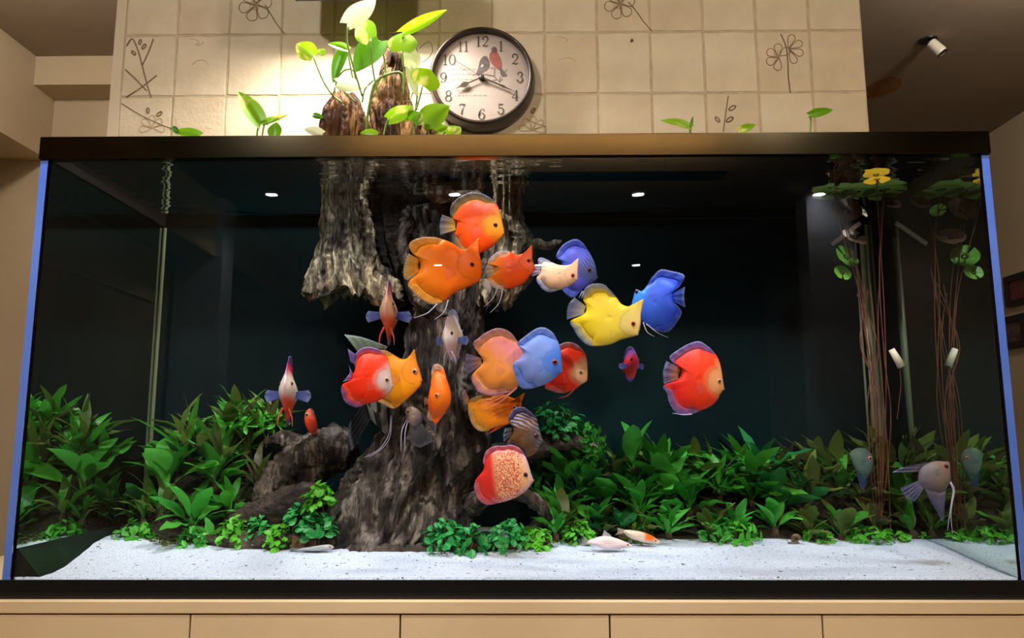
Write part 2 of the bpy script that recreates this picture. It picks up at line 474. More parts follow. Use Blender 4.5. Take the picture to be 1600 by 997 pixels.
M['padbrown'] = leaf_mat('lily_leaf_brown', srgb(84, 58, 46), srgb(104, 76, 62), trans=0.2, vscale=20)
M['padgreen'] = leaf_mat('lily_leaf_green', srgb(84, 150, 40), srgb(126, 186, 66), trans=0.3, vscale=20)

def fish_mat(name, pattern=None, pc=(1, 1, 1), scale=200.0, thr=0.5, stretch=(1, 1, 1), fin=False, rough=0.42, soft=0.06):
    m, nt, b, out = new_mat(name)
    at_ = nd(nt, 'ShaderNodeVertexColor', layer_name='Col')
    colout = at_.outputs['Color']
    tc = nd(nt, 'ShaderNodeTexCoord'); mp = nd(nt, 'ShaderNodeMapping'); mp.inputs['Scale'].default_value = stretch
    nt.links.new(tc.outputs['Object'], mp.inputs[0])
    n1 = nd(nt, 'ShaderNodeTexNoise'); n1.inputs['Scale'].default_value = scale; n1.inputs['Detail'].default_value = 2
    nt.links.new(mp.outputs[0], n1.inputs['Vector'])
    fac = n1.outputs['Fac']
    if pattern == 'maze':
        wv_ = nd(nt, 'ShaderNodeTexWave', wave_type='BANDS', bands_direction='DIAGONAL'); wv_.inputs['Scale'].default_value = scale
        wv_.inputs['Distortion'].default_value = 5.0; wv_.inputs['Detail'].default_value = 1.0; wv_.inputs['Detail Scale'].default_value = .8
        nt.links.new(mp.outputs[0], wv_.inputs['Vector']); fac = wv_.outputs['Fac']
    if pattern == 'spots' or pattern == 'maze':
        rp = nd(nt, 'ShaderNodeValToRGB'); e = rp.color_ramp.elements
        e[0].position = thr; e[0].color = (0, 0, 0, 1); e[1].position = thr + soft; e[1].color = (1, 1, 1, 1)
        nt.links.new(fac, rp.inputs[0])
        ml = nd(nt, 'ShaderNodeMath', operation='MULTIPLY')
        nt.links.new(rp.outputs[0], ml.inputs[0]); nt.links.new(at_.outputs['Alpha'], ml.inputs[1])
        mx = nd(nt, 'ShaderNodeMix', data_type='RGBA'); mx.inputs[7].default_value = (*pc, 1)
        nt.links.new(ml.outputs[0], mx.inputs[0]); nt.links.new(colout, mx.inputs[6]); colout = mx.outputs[2]
    nt.links.new(colout, b.inputs['Base Color'])
    b.inputs['Roughness'].default_value = rough
    b.inputs['Specular IOR Level'].default_value = 0.22
    if fin:
        tl = nd(nt, 'ShaderNodeBsdfTranslucent'); nt.links.new(colout, tl.inputs[0])
        m0 = nd(nt, 'ShaderNodeMixShader'); m0.inputs[0].default_value = 0.3
        nt.links.new(b.outputs[0], m0.inputs[1]); nt.links.new(tl.outputs[0], m0.inputs[2])
        tr = nd(nt, 'ShaderNodeBsdfTransparent')
        mx = nd(nt, 'ShaderNodeMixShader')
        nt.links.new(at_.outputs['Alpha'], mx.inputs[0]); nt.links.new(tr.outputs[0], mx.inputs[1]); nt.links.new(m0.outputs[0], mx.inputs[2])
        nt.links.new(mx.outputs[0], out.inputs[0])
    else:
        bp = nd(nt, 'ShaderNodeBump'); bp.inputs['Strength'].default_value = 0.12; bp.inputs['Distance'].default_value = 0.001
        nt.links.new(n1.outputs['Fac'], bp.inputs['Height']); nt.links.new(bp.outputs[0], b.inputs['Normal'])
    return m
M['fish'] = fish_mat('fish_skin')
M['fish_leopard'] = fish_mat('fish_skin_leopard', 'spots', srgb(214, 84, 38), 330, 0.47)
M['fish_maze'] = fish_mat('fish_skin_striped', 'maze', srgb(168, 172, 220), 52, 0.62, (0.7, 0.2, 1.4), soft=.15)
M['fish_wave'] = fish_mat('fish_skin_waved', 'maze', srgb(116, 132, 236), 60, 0.66, (1.2, 0.2, 0.9), soft=.2)
M['fin'] = fish_mat('fish_fin', fin=True)
M['pupil'] = mat('fish_pupil', (0.004, 0.004, 0.005), 0.12)
M['iris_red'] = mat('fish_iris_red', srgb(186, 60, 44), 0.2)
M['iris_pale'] = mat('fish_iris_pale', srgb(206, 150, 106), 0.2)
M['iris_dark'] = mat('fish_iris_dark', srgb(96, 40, 34), 0.2)
M['filament'] = mat('fish_filament', srgb(200, 196, 224), 0.4)
# ---------------------------------------------------------------- the room
def struct(name, mb, m, **kw):
    o = mb.build(name, m, **kw); o['kind'] = 'structure'; return o

XL, XR, YB, YF = -2.05, 2.55, -6.6, 4.4
struct('floor', MB().box(-2.6, XR + .1, YB, YF, FLOOR - .1, FLOOR), M['floor'])
struct('ceiling', MB().box(-2.6, XR + .1, YB, YF, CEIL, CEIL + .1), M['ceiling'])
struct('wall_left', MB().box(-2.45, -2.35, YB, 1.81, FLOOR, CEIL), M['wall'])
struct('trim_1', MB().box(-2.349, XL, YB, 1.81, 1.475, CEIL - .001), M['wall'])          # beam along the left wall
struct('wall_right', MB().box(XR, XR + .1, YB, YF, FLOOR, CEIL), M['wall'])
struct('wall_far_left', MB().box(-2.45, -.98, 1.81, 1.91, FLOOR, CEIL), M['wall'])
struct('trim_2', MB().box(XL, -.98, 1.66, 1.809, CEIL - .13, CEIL - .001), M['wall'])    # dropped edge under the ceiling
struct('wall_far', MB().box(-.98, XR, YF - .1, YF, FLOOR, CEIL), M['wall'])
struct('wall_rear', MB().box(-2.35, XR, YB, YB + .1, FLOOR, CEIL), M['curtain'])
for i, (x, y) in enumerate(((-2.16, -3.75), (2.11, -3.75))):
    mb = MB().box(x - .16, x + .16, y - .10, y + .10, FLOOR, CEIL - .002)
    struct('wall_pillar_%s' % ('left', 'right')[i], mb, M['pillar'])
for i, z in enumerate((1.45, 1.13)):
    struct('trim_%d' % (3 + i), MB().box(-2.35, -2.333, -3.6, -1.2, z - .006, z + .006), M['rail'])

# downlights behind the camera
for i, (x, y) in enumerate(DOWN):
    row = 'front' if i < 4 else 'rear'
    e = empty('ceiling_downlight', (x, y, CEIL), 'round ceiling downlight mirrored in the glass, %s row, number %s from left'
              % (row, ('one', 'two', 'three', 'four', 'one', 'two', 'three')[i]), 'ceiling light', 'downlights in the room ceiling')
    MB().lathe([(.052, 0), (.052, -.008), (.040, -.010), (.040, 0)], n=20).build('ring', M['white'], e)
    MB().lathe([(.039, -.003), (.039, -.009)], n=20).build('lens', M['lampglow'], e)
M['globeglow'] = mat('added_globe_glow', (1, 1, 1), 0.4, emit=(1.0, 0.88, 0.72), estr=140.0)
for i, (x, y) in enumerate(ADDED_GLOBES):
    e = empty('added_globe_lamp', (x, y, CEIL), 'added small opal globe ceiling lamp over the passage %s of the tiled wall' % ('left', 'right')[i], 'lamp', 'added globe lamps beside the tiled wall')
    MB().lathe([(.045, 0), (.045, -.02), (.02, -.03)], n=20).build('mount', M['white'], e)
    MB().ball((0, 0, -.10), .06, .06, .06, 20, 14).build('globe', M['globeglow'], e, smooth=True)
for k, (x, y) in enumerate(ADDED_SPOT):  # invented fittings for the added tank spots
    e = empty('ceiling_spotlight', (x, y, CEIL), 'added white ceiling spotlight aimed into the tank, number %s from the left' % ('one', 'two', 'three', 'four')[k],
              'spotlight', 'added spotlights above the tank')
    MB().lathe([(.04, 0), (.04, -.012)], n=20).build('mount_plate', M['white'], e)
    MB().lathe([(.030, -.012), (.034, -.07), (.036, -.12), (.030, -.12), (.028, -.05)], n=20).build('lamp_can', M['white'], e)
e = empty('added_uplight_bar', (.10, -2.60, 1.67), 'added long hanging lamp that washes the ceiling behind the camera', 'lamp')
MB().box(-1.02, 1.02, -.05, .05, -.02, 0).build('housing', M['black'], e)
for s in (-.7, .7):
    MB().tube([(s, 0, 0), (s, 0, CEIL - 1.67)], .003).build('cable', M['black'], e)
for x in (-1.05, 1.15):
    e = empty('added_wash_spot', (x, -1.75, CEIL), 'added white ceiling spotlight washing the tiled wall from the %s' % ('left' if x < 0 else 'right'), 'spotlight',
              'added spotlights washing the tiled wall')
    MB().lathe([(.04, 0), (.04, -.012)], n=20).build('mount_plate', M['white'], e)
    MB().lathe([(.028, -.012), (.034, -.05), (.036, -.08), (.030, -.08), (.024, -.03)], n=20).build('lamp_can', M['white'], e)

# ceiling spotlight seen right of the tiled wall
p = at(1450, 62, 0); d = ray(1450, 62); p = CAM_LOC + d * ((CEIL - CAM_LOC.z) / d.z)
e = empty('ceiling_spotlight', (p.x, p.y, CEIL), 'small pale tilting spotlight on the dim ceiling right of the tiled wall', 'spotlight'); e.scale = (.58, .58, .58)
MB().lathe([(.062, 0), (.060, -.010), (.03, -.012)], n=24).build('mount_plate', M['black'], e)
MB().tube([(0, 0, -.01), (.012, -.01, -.035)], .009, 8).build('swivel', M['black'], e)
can = MB().lathe([(.030, .055), (.036, .05), (.040, -.045), (.036, -.062), (.030, -.062), (.028, -.02)], n=24).build('lamp_can', M['white'], e, smooth=False)
can.location = (.035, -.03, -.075); can.rotation_euler = (radians(-14), radians(-32), 0)
rim = MB().lathe([(.037, -.060), (.037, -.066), (.030, -.066), (.030, -.060)], n=24).build('rim', M['black'], can)
# the brown stain on the ceiling
d = ray(1378, 137); q = CAM_LOC + d * ((CEIL - CAM_LOC.z) / d.z)
poly = [(q.x + .075 * (1 + .25 * noise.noise((cos(a) * 2, sin(a) * 2, 3))) * cos(a), q.y + .11 * (1 + .3 * noise.noise((cos(a) * 2, sin(a) * 2, 8))) * sin(a)) for a in [2 * pi * k / 28 for k in range(28)]]
st = MB().add([(x, y, CEIL - .0015) for x, y in poly] + [(x, y, CEIL - .0002) for x, y in poly],
              [tuple(range(28)), tuple(range(55, 27, -1))] + [(k, (k + 1) % 28, 28 + (k + 1) % 28, 28 + k) for k in range(28)]).build('ceiling_stain', M['stain'])
tag(st, 'rusty brown damp stain on the ceiling beside the tiled wall edge', 'stain')

# pictures on the right wall
def wall_pic(pts, lab, pm):
    ys = []; zs = []
    for (px, py) in pts:
        d = ray(px, py); t = (XR - CAM_LOC.x) / d.x; w = CAM_LOC + d * t
        ys.append(w.y); zs.append(w.z)
    y1 = max(ys); z0, z1 = min(zs), max(zs); y0 = y1 - (z1 - z0) * 1.35
    e = empty('framed_picture', (XR, (y0 + y1) / 2, z0), lab, 'picture', 'pictures on the right wall')
    h = z1 - z0; w = (y1 - y0) / 2
    MB().box(-.016, -.001, -w + .03, w - .03, .03, h - .03).build('print', pm, e)
    mb = MB()
    mb.box(-.028, -.001, -w, -w + .03, 0, h); mb.box(-.028, -.001, w - .03, w, 0, h)
    mb.box(-.028, -.001, -w + .03, w - .03, 0, .03); mb.box(-.028, -.001, -w + .03, w - .03, h - .03, h)
    mb.build('frame', M['picframe'], e)
wall_pic([(1575, 434), (1584, 480)], 'upper dark framed picture with a reddish print on the right wall', M['picture'])
wall_pic([(1564, 499), (1576, 546)], 'lower dark framed picture with a violet grey print on the right wall', M['picture2'])

# ---------------------------------------------------------------- the tiled wall behind the tank
WY = 0.50
xa = at(197, 55, WY).x; xb = at(1346, 52, WY).x; TW = (xb - xa) / 14.0
zr = [at(770, 148.5, WY).z, at(770, 53, WY).z]; TH = zr[1] - zr[0]
xleft = at(186.5, 0, WY).x
wallb = struct('wall_back', MB().box(xleft, xb, WY - .0026, WY + .14, FLOOR, CEIL), M['grout'])
pl = MB().box(xleft - .002, xa - .001, WY - .0052, WY - .0026, FLOOR, CEIL).build('plaster_edge', M['plaster'], wallb)
def tile_mesh(seed):
    rnd = random.Random(seed); w = TW / 2 - .0022; h = TH / 2 - .0022; n = 5
    ring0 = []; 
    def edge(a, b):
        return [(a[0] + (b[0] - a[0]) * k / n, a[1] + (b[1] - a[1]) * k / n) for k in range(n)]
    cs = [(-w, -h), (w, -h), (w, h), (-w, h)]
    for i in range(4): ring0 += edge(cs[i], cs[(i + 1) % 4])
    ring0 = [(x + rnd.uniform(-.0013, .0013), z + rnd.uniform(-.0013, .0013)) for x, z in ring0]
    N = len(ring0); vs = []; fs = []
    for s, y in ((1.0, .006), (1.0, -.0015), (.975, -.004)):
        vs += [(x * s, y + (rnd.uniform(-.0004, .0004) if y < 0 else 0), z * s) for x, z in ring0]
    for j in range(2):
        for k in range(N): fs.append((j * N + k, j * N + (k + 1) % N, (j + 1) * N + (k + 1) % N, (j + 1) * N + k))
    fs.append(tuple(2 * N + k for k in range(N)))
    return make_mesh('tile', vs, fs)
tms = []
for s in range(6):
    me = tile_mesh(s); me.materials.append(M['tile'] if s % 3 else M['tile2']); tms.append(me)
TILES = {}
rt = random.Random(5)
for r in range(-2, 4):
    for c in range(14):
        z = zr[0] + (r + .5) * TH; x = xa + (c + .5) * TW
        if z + TH / 2 > CEIL: continue
        o = link('tile', rt.choice(tms), wallb, (x, WY + rt.uniform(-.0006, .0008), z), (0, rt.uniform(-.006, .006), 0))
        TILES[(c, r)] = o
def relief(c, r, strokes, m='relief', rad=.0016):
    t = TILES[(c, r)]; mb = MB(); tl = t.location
    for s in strokes:
        pts = []
        for (px, py) in s:
            w = at(px, py, WY - .004); pts.append((w.x - tl.x, -.0042, w.z - tl.z))
        pts = catmull(pts, 4) if len(pts) > 2 else pts
        mb.tube(pts, rad, 5)
    mb.build('relief', M[m], t)
def leafdot(px, py, L, a):
    return [(px + L * (cos(t) * cos(a) - .45 * sin(t) * sin(a)), py + L * (cos(t) * sin(a) + .45 * sin(t) * cos(a))) for t in [2 * pi * k / 8 for k in range(9)]]
def petals(cx, cy, R, n, a0=0, span=2 * pi):
    out = []
    for k in range(n):
        a = a0 + span * k / n; b = a + span / n
        m_ = (a + b) / 2
        out.append([(cx, cy), (cx + R * .8 * cos(a + .1), cy + R * .8 * sin(a + .1)), (cx + R * cos(m_), cy + R * sin(m_)), (cx + R * .8 * cos(b - .1), cy + R * .8 * sin(b - .1)), (cx + R * .12 * cos(m_), cy + R * .12 * sin(m_))])
    return out
relief(0, 0, [[(198, 72), (207, 61), (216, 80), (222, 102), (228, 125), (236, 152)], [(240, 61), (232, 82), (222, 103)], [(196, 109), (212, 124), (229, 142)],
              [(197, 152), (215, 141), (230, 130), (245, 118)]], rad=.0021)
relief(0, 0, [leafdot(219, 66, 4, 1.9), leafdot(225, 73, 4.5, 2.2), leafdot(209, 83, 4, .8)], rad=.002)
relief(0, -1, [[(190, 162), (220, 180), (248, 193), (272, 202)]], rad=.0014)
relief(0, -1, [leafdot(231, 173, 4.5, 1.6), leafdot(249, 178, 5, 2.4)], rad=.002)
relief(0, -1, petals(238, 200, 20, 5, 2.6, 4.2), 'relief_pale', .0011)
relief(2, 1, [[(414, 8), (424, 24), (434, 40), (444, 52)]], rad=.0016)
relief(2, 1, petals(399, 8, 26, 6, .3), 'relief', .0012)
relief(2, 1, petals(398, 9, 8, 4, .3), 'relief_pale', .001)
relief(9, 1, [[(982, 3), (994, 17), (1005, 33), (1018, 48)]], rad=.0016)
relief(9, 1, petals(968, 6, 24, 6, .3), 'relief', .0012)
relief(9, 1, petals(967, 7, 8, 4, .3), 'relief_pale', .001)
relief(12, 0, [[(1220, 53), (1228, 72), (1231, 95), (1232, 120), (1235, 145)]], rad=.0017)
relief(12, 0, petals(1217, 89, 21, 5, 1.2, 4.9), 'relief', .0011)
relief(12, 0, petals(1232, 77, 24, 4, -1.7, 3.2), 'relief', .0011)
relief(12, 0, petals(1217, 88, 9, 4, 2.0, 3), 'relief_pale', .001)
relief(11, -1, [[(1138, 150), (1135, 170), (1132, 190), (1130, 206)]], rad=.0017)
relief(11, -1, [leafdot(1144, 169, 6, 2.6), leafdot(1121, 187, 5, .9), leafdot(1140, 187, 6, 2.6)], rad=.002)
relief(7, -1, [[(823, 186), (835, 192), (846, 196), (853, 198)]], rad=.0011)
relief(7, -1, petals(832, 204, 22, 5, 3.0, 3.6), 'relief_pale', .0011)
relief(7, -1, [leafdot(833, 173, 4.5, 2.2)], rad=.002)
relief(5, 0, [[(650, 60), (651, 75), (655, 90)], [(655, 76), (664, 68), (672, 66), (676, 80), (668, 92), (660, 97)]], 'relief', .0010)
relief(1, 0, [[(297, 61), (305, 62), (311, 66), (306, 70), (313, 70), (318, 65)], [(300, 101), (308, 95), (318, 94), (326, 101)]], 'relief_pale', .0009)
relief(8, 0, [[(870, 57), (880, 59), (888, 62), (883, 66)], [(872, 95), (882, 91), (892, 91), (900, 97)]], 'relief_pale', .0009)
relief(10, -1, [], 'relief') if False else None
w = at(987, 64, WY - .004)
MB().lathe([(.0025, 0), (.004, -.004), (.003, -.009), (.001, -.010)], (w.x, WY - .003, w.z), 'Y', 12).build('wall_screw', M['relief'])
tag(bpy.data.objects['wall_screw'], 'small dark screw head in a tile right of the clock', 'screw')

# ---------------------------------------------------------------- cabinet under the tank
e = empty('tank_cabinet', (0, 0, FLOOR), 'long cream painted cabinet the aquarium stands on', 'cabinet')
H = -FLOOR
zt = at(800, 961, -.02).z - FLOOR
MB().box(-1.2, 1.2, .03, .48, .0, zt).build('body', M['gap'], e)
MB().box(-1.22, 1.22, -.02, .49, zt + .0015, H - .001).build('top_panel', M['cabinet'], e, bevel=.0015)
gx = [at(px, 975, -.02).x for px in (296, 625, 953, 1286)]
sp = (gx[3] - gx[0]) / 3
edges = [gx[0] - 2 * sp, gx[0] - sp] + gx + [gx[3] + sp, gx[3] + 2 * sp]
edges = [max(-1.2, min(1.2, x)) for x in edges]
for k in range(len(edges) - 1):
    if edges[k + 1] - edges[k] > .05:
        MB().box(edges[k] + .0014, edges[k + 1] - .0014, -.018, .029, .04, zt - .0012).build('door', M['cabinet'], e, bevel=.0012)

# ---------------------------------------------------------------- the aquarium
GX, GY, TOP, WZ = 0.90, 0.485, 0.848, 0.820
GT = 0.014
aq = empty('aquarium', (0, 0, 0), 'large glass aquarium with black trim standing on the cream cabinet', 'aquarium')
def pane(name, x0, x1, y0, y1, z0, z1, mats, pick):
    v = [(x, y, z) for x in (x0, x1) for y in (y0, y1) for z in (z0, z1)]
    f = [(0, 1, 3, 2), (4, 6, 7, 5), (0, 4, 5, 1), (2, 3, 7, 6), (0, 2, 6, 4), (1, 5, 7, 3)]   # -x +x -y +y -z +z
    me = make_mesh(name, v, f, mats=mats, fmat=pick)
    return link(name, me, aq)
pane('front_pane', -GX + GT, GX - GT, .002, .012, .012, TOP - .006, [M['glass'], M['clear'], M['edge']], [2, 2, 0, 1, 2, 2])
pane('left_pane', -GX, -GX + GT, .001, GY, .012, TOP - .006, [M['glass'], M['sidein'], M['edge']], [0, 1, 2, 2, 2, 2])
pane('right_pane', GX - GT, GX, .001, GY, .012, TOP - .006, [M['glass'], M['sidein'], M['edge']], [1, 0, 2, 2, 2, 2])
MB().box(-GX, GX, GY, GY + .008, .012, TOP - .006).build('back_pane', M['back'], aq)
t0 = at(800, 245, 0).z
fr = MB()
fr.box(-GX - .002, GX + .002, -.004, .018, t0, TOP)
MB_f = fr.build('front_trim', M['blackframe'], aq, bevel=.0012)
MB().box(-GX - .002, -GX + .018, .0185, GY + .010, t0, TOP).build('side_trim', M['blackbase'], aq)
MB().box(GX - .018, GX + .002, .0185, GY + .010, t0, TOP).build('side_trim', M['blackbase'], aq)
MB().box(-GX + .0185, GX - .0185, GY - .008, GY + .010, WZ + .005, TOP).build('back_trim', M['blackbase'], aq)
MB().box(-GX - .002, GX + .002, -.004, GY + .010, .0005, .0115).build('base_plate', M['blackbase'], aq)
MB().box(-GX - .002, GX + .002, -.004, .0015, .012, .031).build('base_trim', M['blackbase'], aq)
for sx in (-1, 1):
    mb = MB()
    mb.tube([(sx * (GX - GT - .004), GY - .004, .05), (sx * (GX - GT - .004), GY - .004, WZ - .02)], .0042, 8)
    mb.build('corner_seal', M['silicone'], aq)
mb = MB()
yy = .36
vs = [(-GX + GT, .014, .012), (-GX + GT, .014, .083), (-.838, .014, .030), (-.838, .014, .012),
      (-GX + GT, yy, .012), (-GX + GT, yy, .083), (-.838, yy, .040), (-.838, yy, .012)]
mb.add(vs, [(0, 1, 2, 3), (7, 6, 5, 4), (0, 4, 5, 1), (1, 5, 6, 2), (2, 6, 7, 3), (3, 7, 4, 0)])
mb.build('sloped_strip', M['strip'], aq)

# water: the rippled surface; its underside mirrors the tank
nx, ny = 260, 110
vs = []; fs = []
for j in range(ny + 1):
    for i in range(nx + 1):
        x = -GX + GT + .0005 + (2 * (GX - GT) - .001) * i / nx; y = .0125 + (GY - .0135) * j / ny
        z = WZ + .0012 * noise.noise((x * 9, y * 34, 1.3)) + .0007 * noise.noise((x * 22, y * 70, 7.1)) + .0006 * sin(x * 14 + 5 * noise.noise((x * 2, y * 6, 0)))
        vs.append((x, y, z))
for j in range(ny):
    for i in range(nx):
        a = j * (nx + 1) + i; fs.append((a, a + 1, a + nx + 2, a + nx + 1))
me = make_mesh('water', vs, fs, smooth=True, recalc=False); me.materials.append(M['water'])
tag(link('water', me), 'rippled water surface filling the aquarium', 'water', kind='stuff')

# sand
def sand_z(x, y):
    z = .033 + .022 * sst(.02, .30, y) + .010 * sst(.25, .46, y)
    z += .0022 * noise.noise((x * 7, y * 9, 2)) + .0012 * noise.noise((x * 23, y * 30, 5))
    z += .012 * sst(-.70, -.82, x) * sst(.05, .25, y)
    return z
nx, ny = 220, 60
vs = []; fs = []
X0, X1, Y0, Y1 = -GX + GT + .0005, GX - GT - .0005, .0125, GY - .001
for j in range(ny + 1):
    for i in range(nx + 1):
        x = X0 + (X1 - X0) * i / nx; y = Y0 + (Y1 - Y0) * j / ny; vs.append((x, y, sand_z(x, y)))
for j in range(ny):
    for i in range(nx):
        a = j * (nx + 1) + i; fs.append((a, a + 1, a + nx + 2, a + nx + 1))
n0 = len(vs)
rim = [i for i in range(nx + 1)] + [j * (nx + 1) + nx for j in range(1, ny + 1)] + [ny * (nx + 1) + i for i in range(nx - 1, -1, -1)] + [j * (nx + 1) for j in range(ny - 1, 0, -1)]
for a in rim: vs.append((vs[a][0], vs[a][1], .0118))
for k in range(len(rim)):
    k2 = (k + 1) % len(rim); fs.append((rim[k], rim[k2], n0 + k2, n0 + k))
me = make_mesh('sand', vs, fs, smooth=True); me.materials.append(M['sand'])
tag(link('sand', me), 'bright white sand bed sprinkled with dark grains in the tank', 'sand', kind='stuff')

# hanging tank light above the frame
c = at(576, 2, .38); zb = c.z - .002
tl = empty('aquarium_lamp', (c.x, .30, zb), 'dark slim lamp hanging over the tank and lighting the leaves', 'lamp')
mb = MB(); hw = .18
mb.box(-hw, hw, -.09, -.084, 0, .10); mb.box(-hw, hw, .074, .080, .004, .10); mb.box(-hw, -hw + .006, -.084, .074, 0, .10); mb.box(hw - .006, hw, -.084, .074, 0, .10)
mb.box(-hw, hw, -.09, .08, .10, .108)
mb.build('housing', M['black'], tl)
MB().box(-hw + .03, hw - .03, -.06, .05, .088, .098).build('led_panel', M['ledglow'], tl)
for s in (-.13, .13):
    MB().tube([(s, 0, .10), (s, 0, CEIL - zb)], .0015).build('cable', M['black'], tl)
lo = light('lamp_beam', 'AREA', (tl.location.x, tl.location.y - .005, zb + .084), 15.0, (1.0, 0.93, 0.80), aim=(tl.location.x, tl.location.y - .005, 0), shape='RECTANGLE', size=.25, size_y=.09)

# ---------------------------------------------------------------- the clock
cw = at(752, 117, .445)
ck = empty('wall_clock', (cw.x, WY - .004, cw.z), 'round wall clock with dark rim and two printed birds', 'clock')
RC = .127
MB().lathe([(RC + .010, 0), (RC + .0105, -.02), (RC + .006, -.046), (RC + .003, -.053), (RC - .001, -.055), (RC - .005, -.052), (RC - .006, -.044), (RC - .006, -.034)], (0, 0, 0), 'Y', 72).build('rim', M['clockrim'], ck, smooth=True)
dial = MB().lathe([(RC - .005, -.030), (RC - .005, -.036)], (0, 0, 0), 'Y', 64).build('dial', M['dial'], ck)
def ribbon(mb, pts, ws, y, th=.0006):
    """flat stroke in x,z with changing width"""
    n = len(pts); L = []; R = []
    for i in range(n):
        a = pts[max(i - 1, 0)]; b = pts[min(i + 1, n - 1)]
        dx, dz = b[0] - a[0], b[1] - a[1]; l = sqrt(dx * dx + dz * dz) or 1
        w = ws[i] / 2 if hasattr(ws, '__len__') else ws / 2
        L.append((pts[i][0] - dz / l * w, pts[i][1] + dx / l * w)); R.append((pts[i][0] + dz / l * w, pts[i][1] - dx / l * w))
    vs = [(x, y - th, z) for x, z in L] + [(x, y - th, z) for x, z in R]
    fs = [(i, i + 1, n + i + 1, n + i) for i in range(n - 1)]
    mb.add(vs, fs)
def arc(cx, cy, rx, ry, a0, a1, n=14):
    return [(cx + rx * cos(radians(a0 + (a1 - a0) * k / n)), cy + ry * sin(radians(a0 + (a1 - a0) * k / n))) for k in range(n + 1)]
def wv(n, lo, hi, f=1):
    return [lo + (hi - lo) * abs(sin(pi * f * k / (n - 1))) for k in range(n)]
TK, TN = .13, .045
def digit(ch):
    o = []
    if ch == '1':
        o = [([(.30, 0), (.30, 1)], [TK, TK]), ([(.12, .015), (.48, .015)], [TN, TN]), ([(.30, .98), (.22, .90), (.12, .86)], [TN, TN, TN])]
    elif ch == '0':
        a = arc(.3, .5, .26, .49, 90, 450, 28); o = [(a, [TN + (TK - TN) * abs(cos(radians(90 + 360 * k / 28))) for k in range(29)])]
    elif ch == '2':
        a = arc(.29, .74, .24, .25, 190, -30, 14) + [(.40, .45), (.22, .24), (.06, .06)]
        o = [(a, wv(len(a), TN, TK)), ([(.04, .05), (.20, .10), (.40, .02), (.56, .16)], [TN, TK, TK, TN]), (arc(.10, .72, .045, .045, 0, 360, 8), .07)]
    elif ch == '3':
        a = arc(.26, .75, .21, .24, 160, -80, 14); b = arc(.26, .27, .25, .27, 80, -160, 14)
        o = [(a, wv(len(a), TN, TK)), (b, wv(len(b), TN, TK)), (arc(.09, .80, .04, .04, 0, 360, 8), .07), (arc(.06, .20, .04, .04, 0, 360, 8), .07)]
    elif ch == '4':
        o = [([(.42, 0), (.42, 1)], [TK, TK]), ([(.42, 1), (.02, .28)], [TN, TN]), ([(.02, .28), (.60, .28)], [TN, TN]), ([(.26, .015), (.58, .015)], [TN, TN])]
    elif ch == '5':
        b = arc(.28, .30, .25, .30, 125, -165, 16)
        o = [(b, wv(len(b), TN, TK)), ([(.12, .54), (.12, .98)], [TN, TN]), ([(.12, .95), (.30, .90), (.50, .98)], [TK * .8, TK, TN]), (arc(.07, .20, .04, .04, 0, 360, 8), .07)]
    elif ch == '6':
        a = arc(.30, .29, .24, .29, 0, 360, 24); b = [(.50, .90), (.40, .98), (.24, .92), (.10, .66), (.06, .36)]
        o = [(a, [TN + (TK - TN) * abs(cos(radians(15 * k))) for k in range(25)]), (b, [TN, TN, TN, TK, TK]), (arc(.49, .86, .035, .035, 0, 360, 8), .07)]
    elif ch == '7':
        o = [([(.05, .93), (.25, .98), (.40, .92), (.56, .97)], [TN, TK, TK, TN]), ([(.56, .97), (.38, .60), (.26, .30), (.24, 0)], [TN, TN, TK, TK * 1.1]), ([(.05, .96), (.04, .78)], [TN, TN])]
    elif ch == '8':
        a = arc(.30, .75, .20, .24, 0, 360, 22); b = arc(.30, .26, .25, .26, 0, 360, 22)
        o = [(a, [TN + (TK * .9 - TN) * abs(cos(radians(360 * k / 22))) for k in range(23)]), (b, [TN + (TK - TN) * abs(cos(radians(360 * k / 22))) for k in range(23)])]
    elif ch == '9':
        a = arc(.30, .70, .24, .29, 0, 360, 24); b = [(.10, .10), (.20, .02), (.36, .08), (.50, .34), (.54, .64)]
        o = [(a, [TN + (TK - TN) * abs(cos(radians(15 * k))) for k in range(25)]), (b, [TN, TN, TN, TK, TK]), (arc(.11, .14, .035, .035, 0, 360, 8), .07)]
    return o
NH = .0285
for h in range(1, 13):
    a = radians(90 - 30 * h); s = str(h); R = RC * .775
    cx, cz = R * cos(a), R * sin(a); mb = MB(); wd = NH * .62
    x0 = cx - wd * len(s) / 2 + (NH * .03); adv = wd * (0.86 if s == '11' else 1.0)
    if s == '11': x0 += wd * .14
    for i, ch in enumerate(s):
        for pts, ws in digit(ch):
            ribbon(mb, [(x0 + adv * i + p[0] * NH, cz - NH / 2 + p[1] * NH) for p in pts], [w_ * NH for w_ in ws] if hasattr(ws, '__len__') else ws * NH, -.0362)
    mb.build('numeral', M['ink'], dial)
def cpx(x, y):   # place on the dial in thousandths of the photograph's clock crop
    return ((x - 447) / 410.0 * (RC - .006), (462 - y) / 385.0 * (RC - .006))
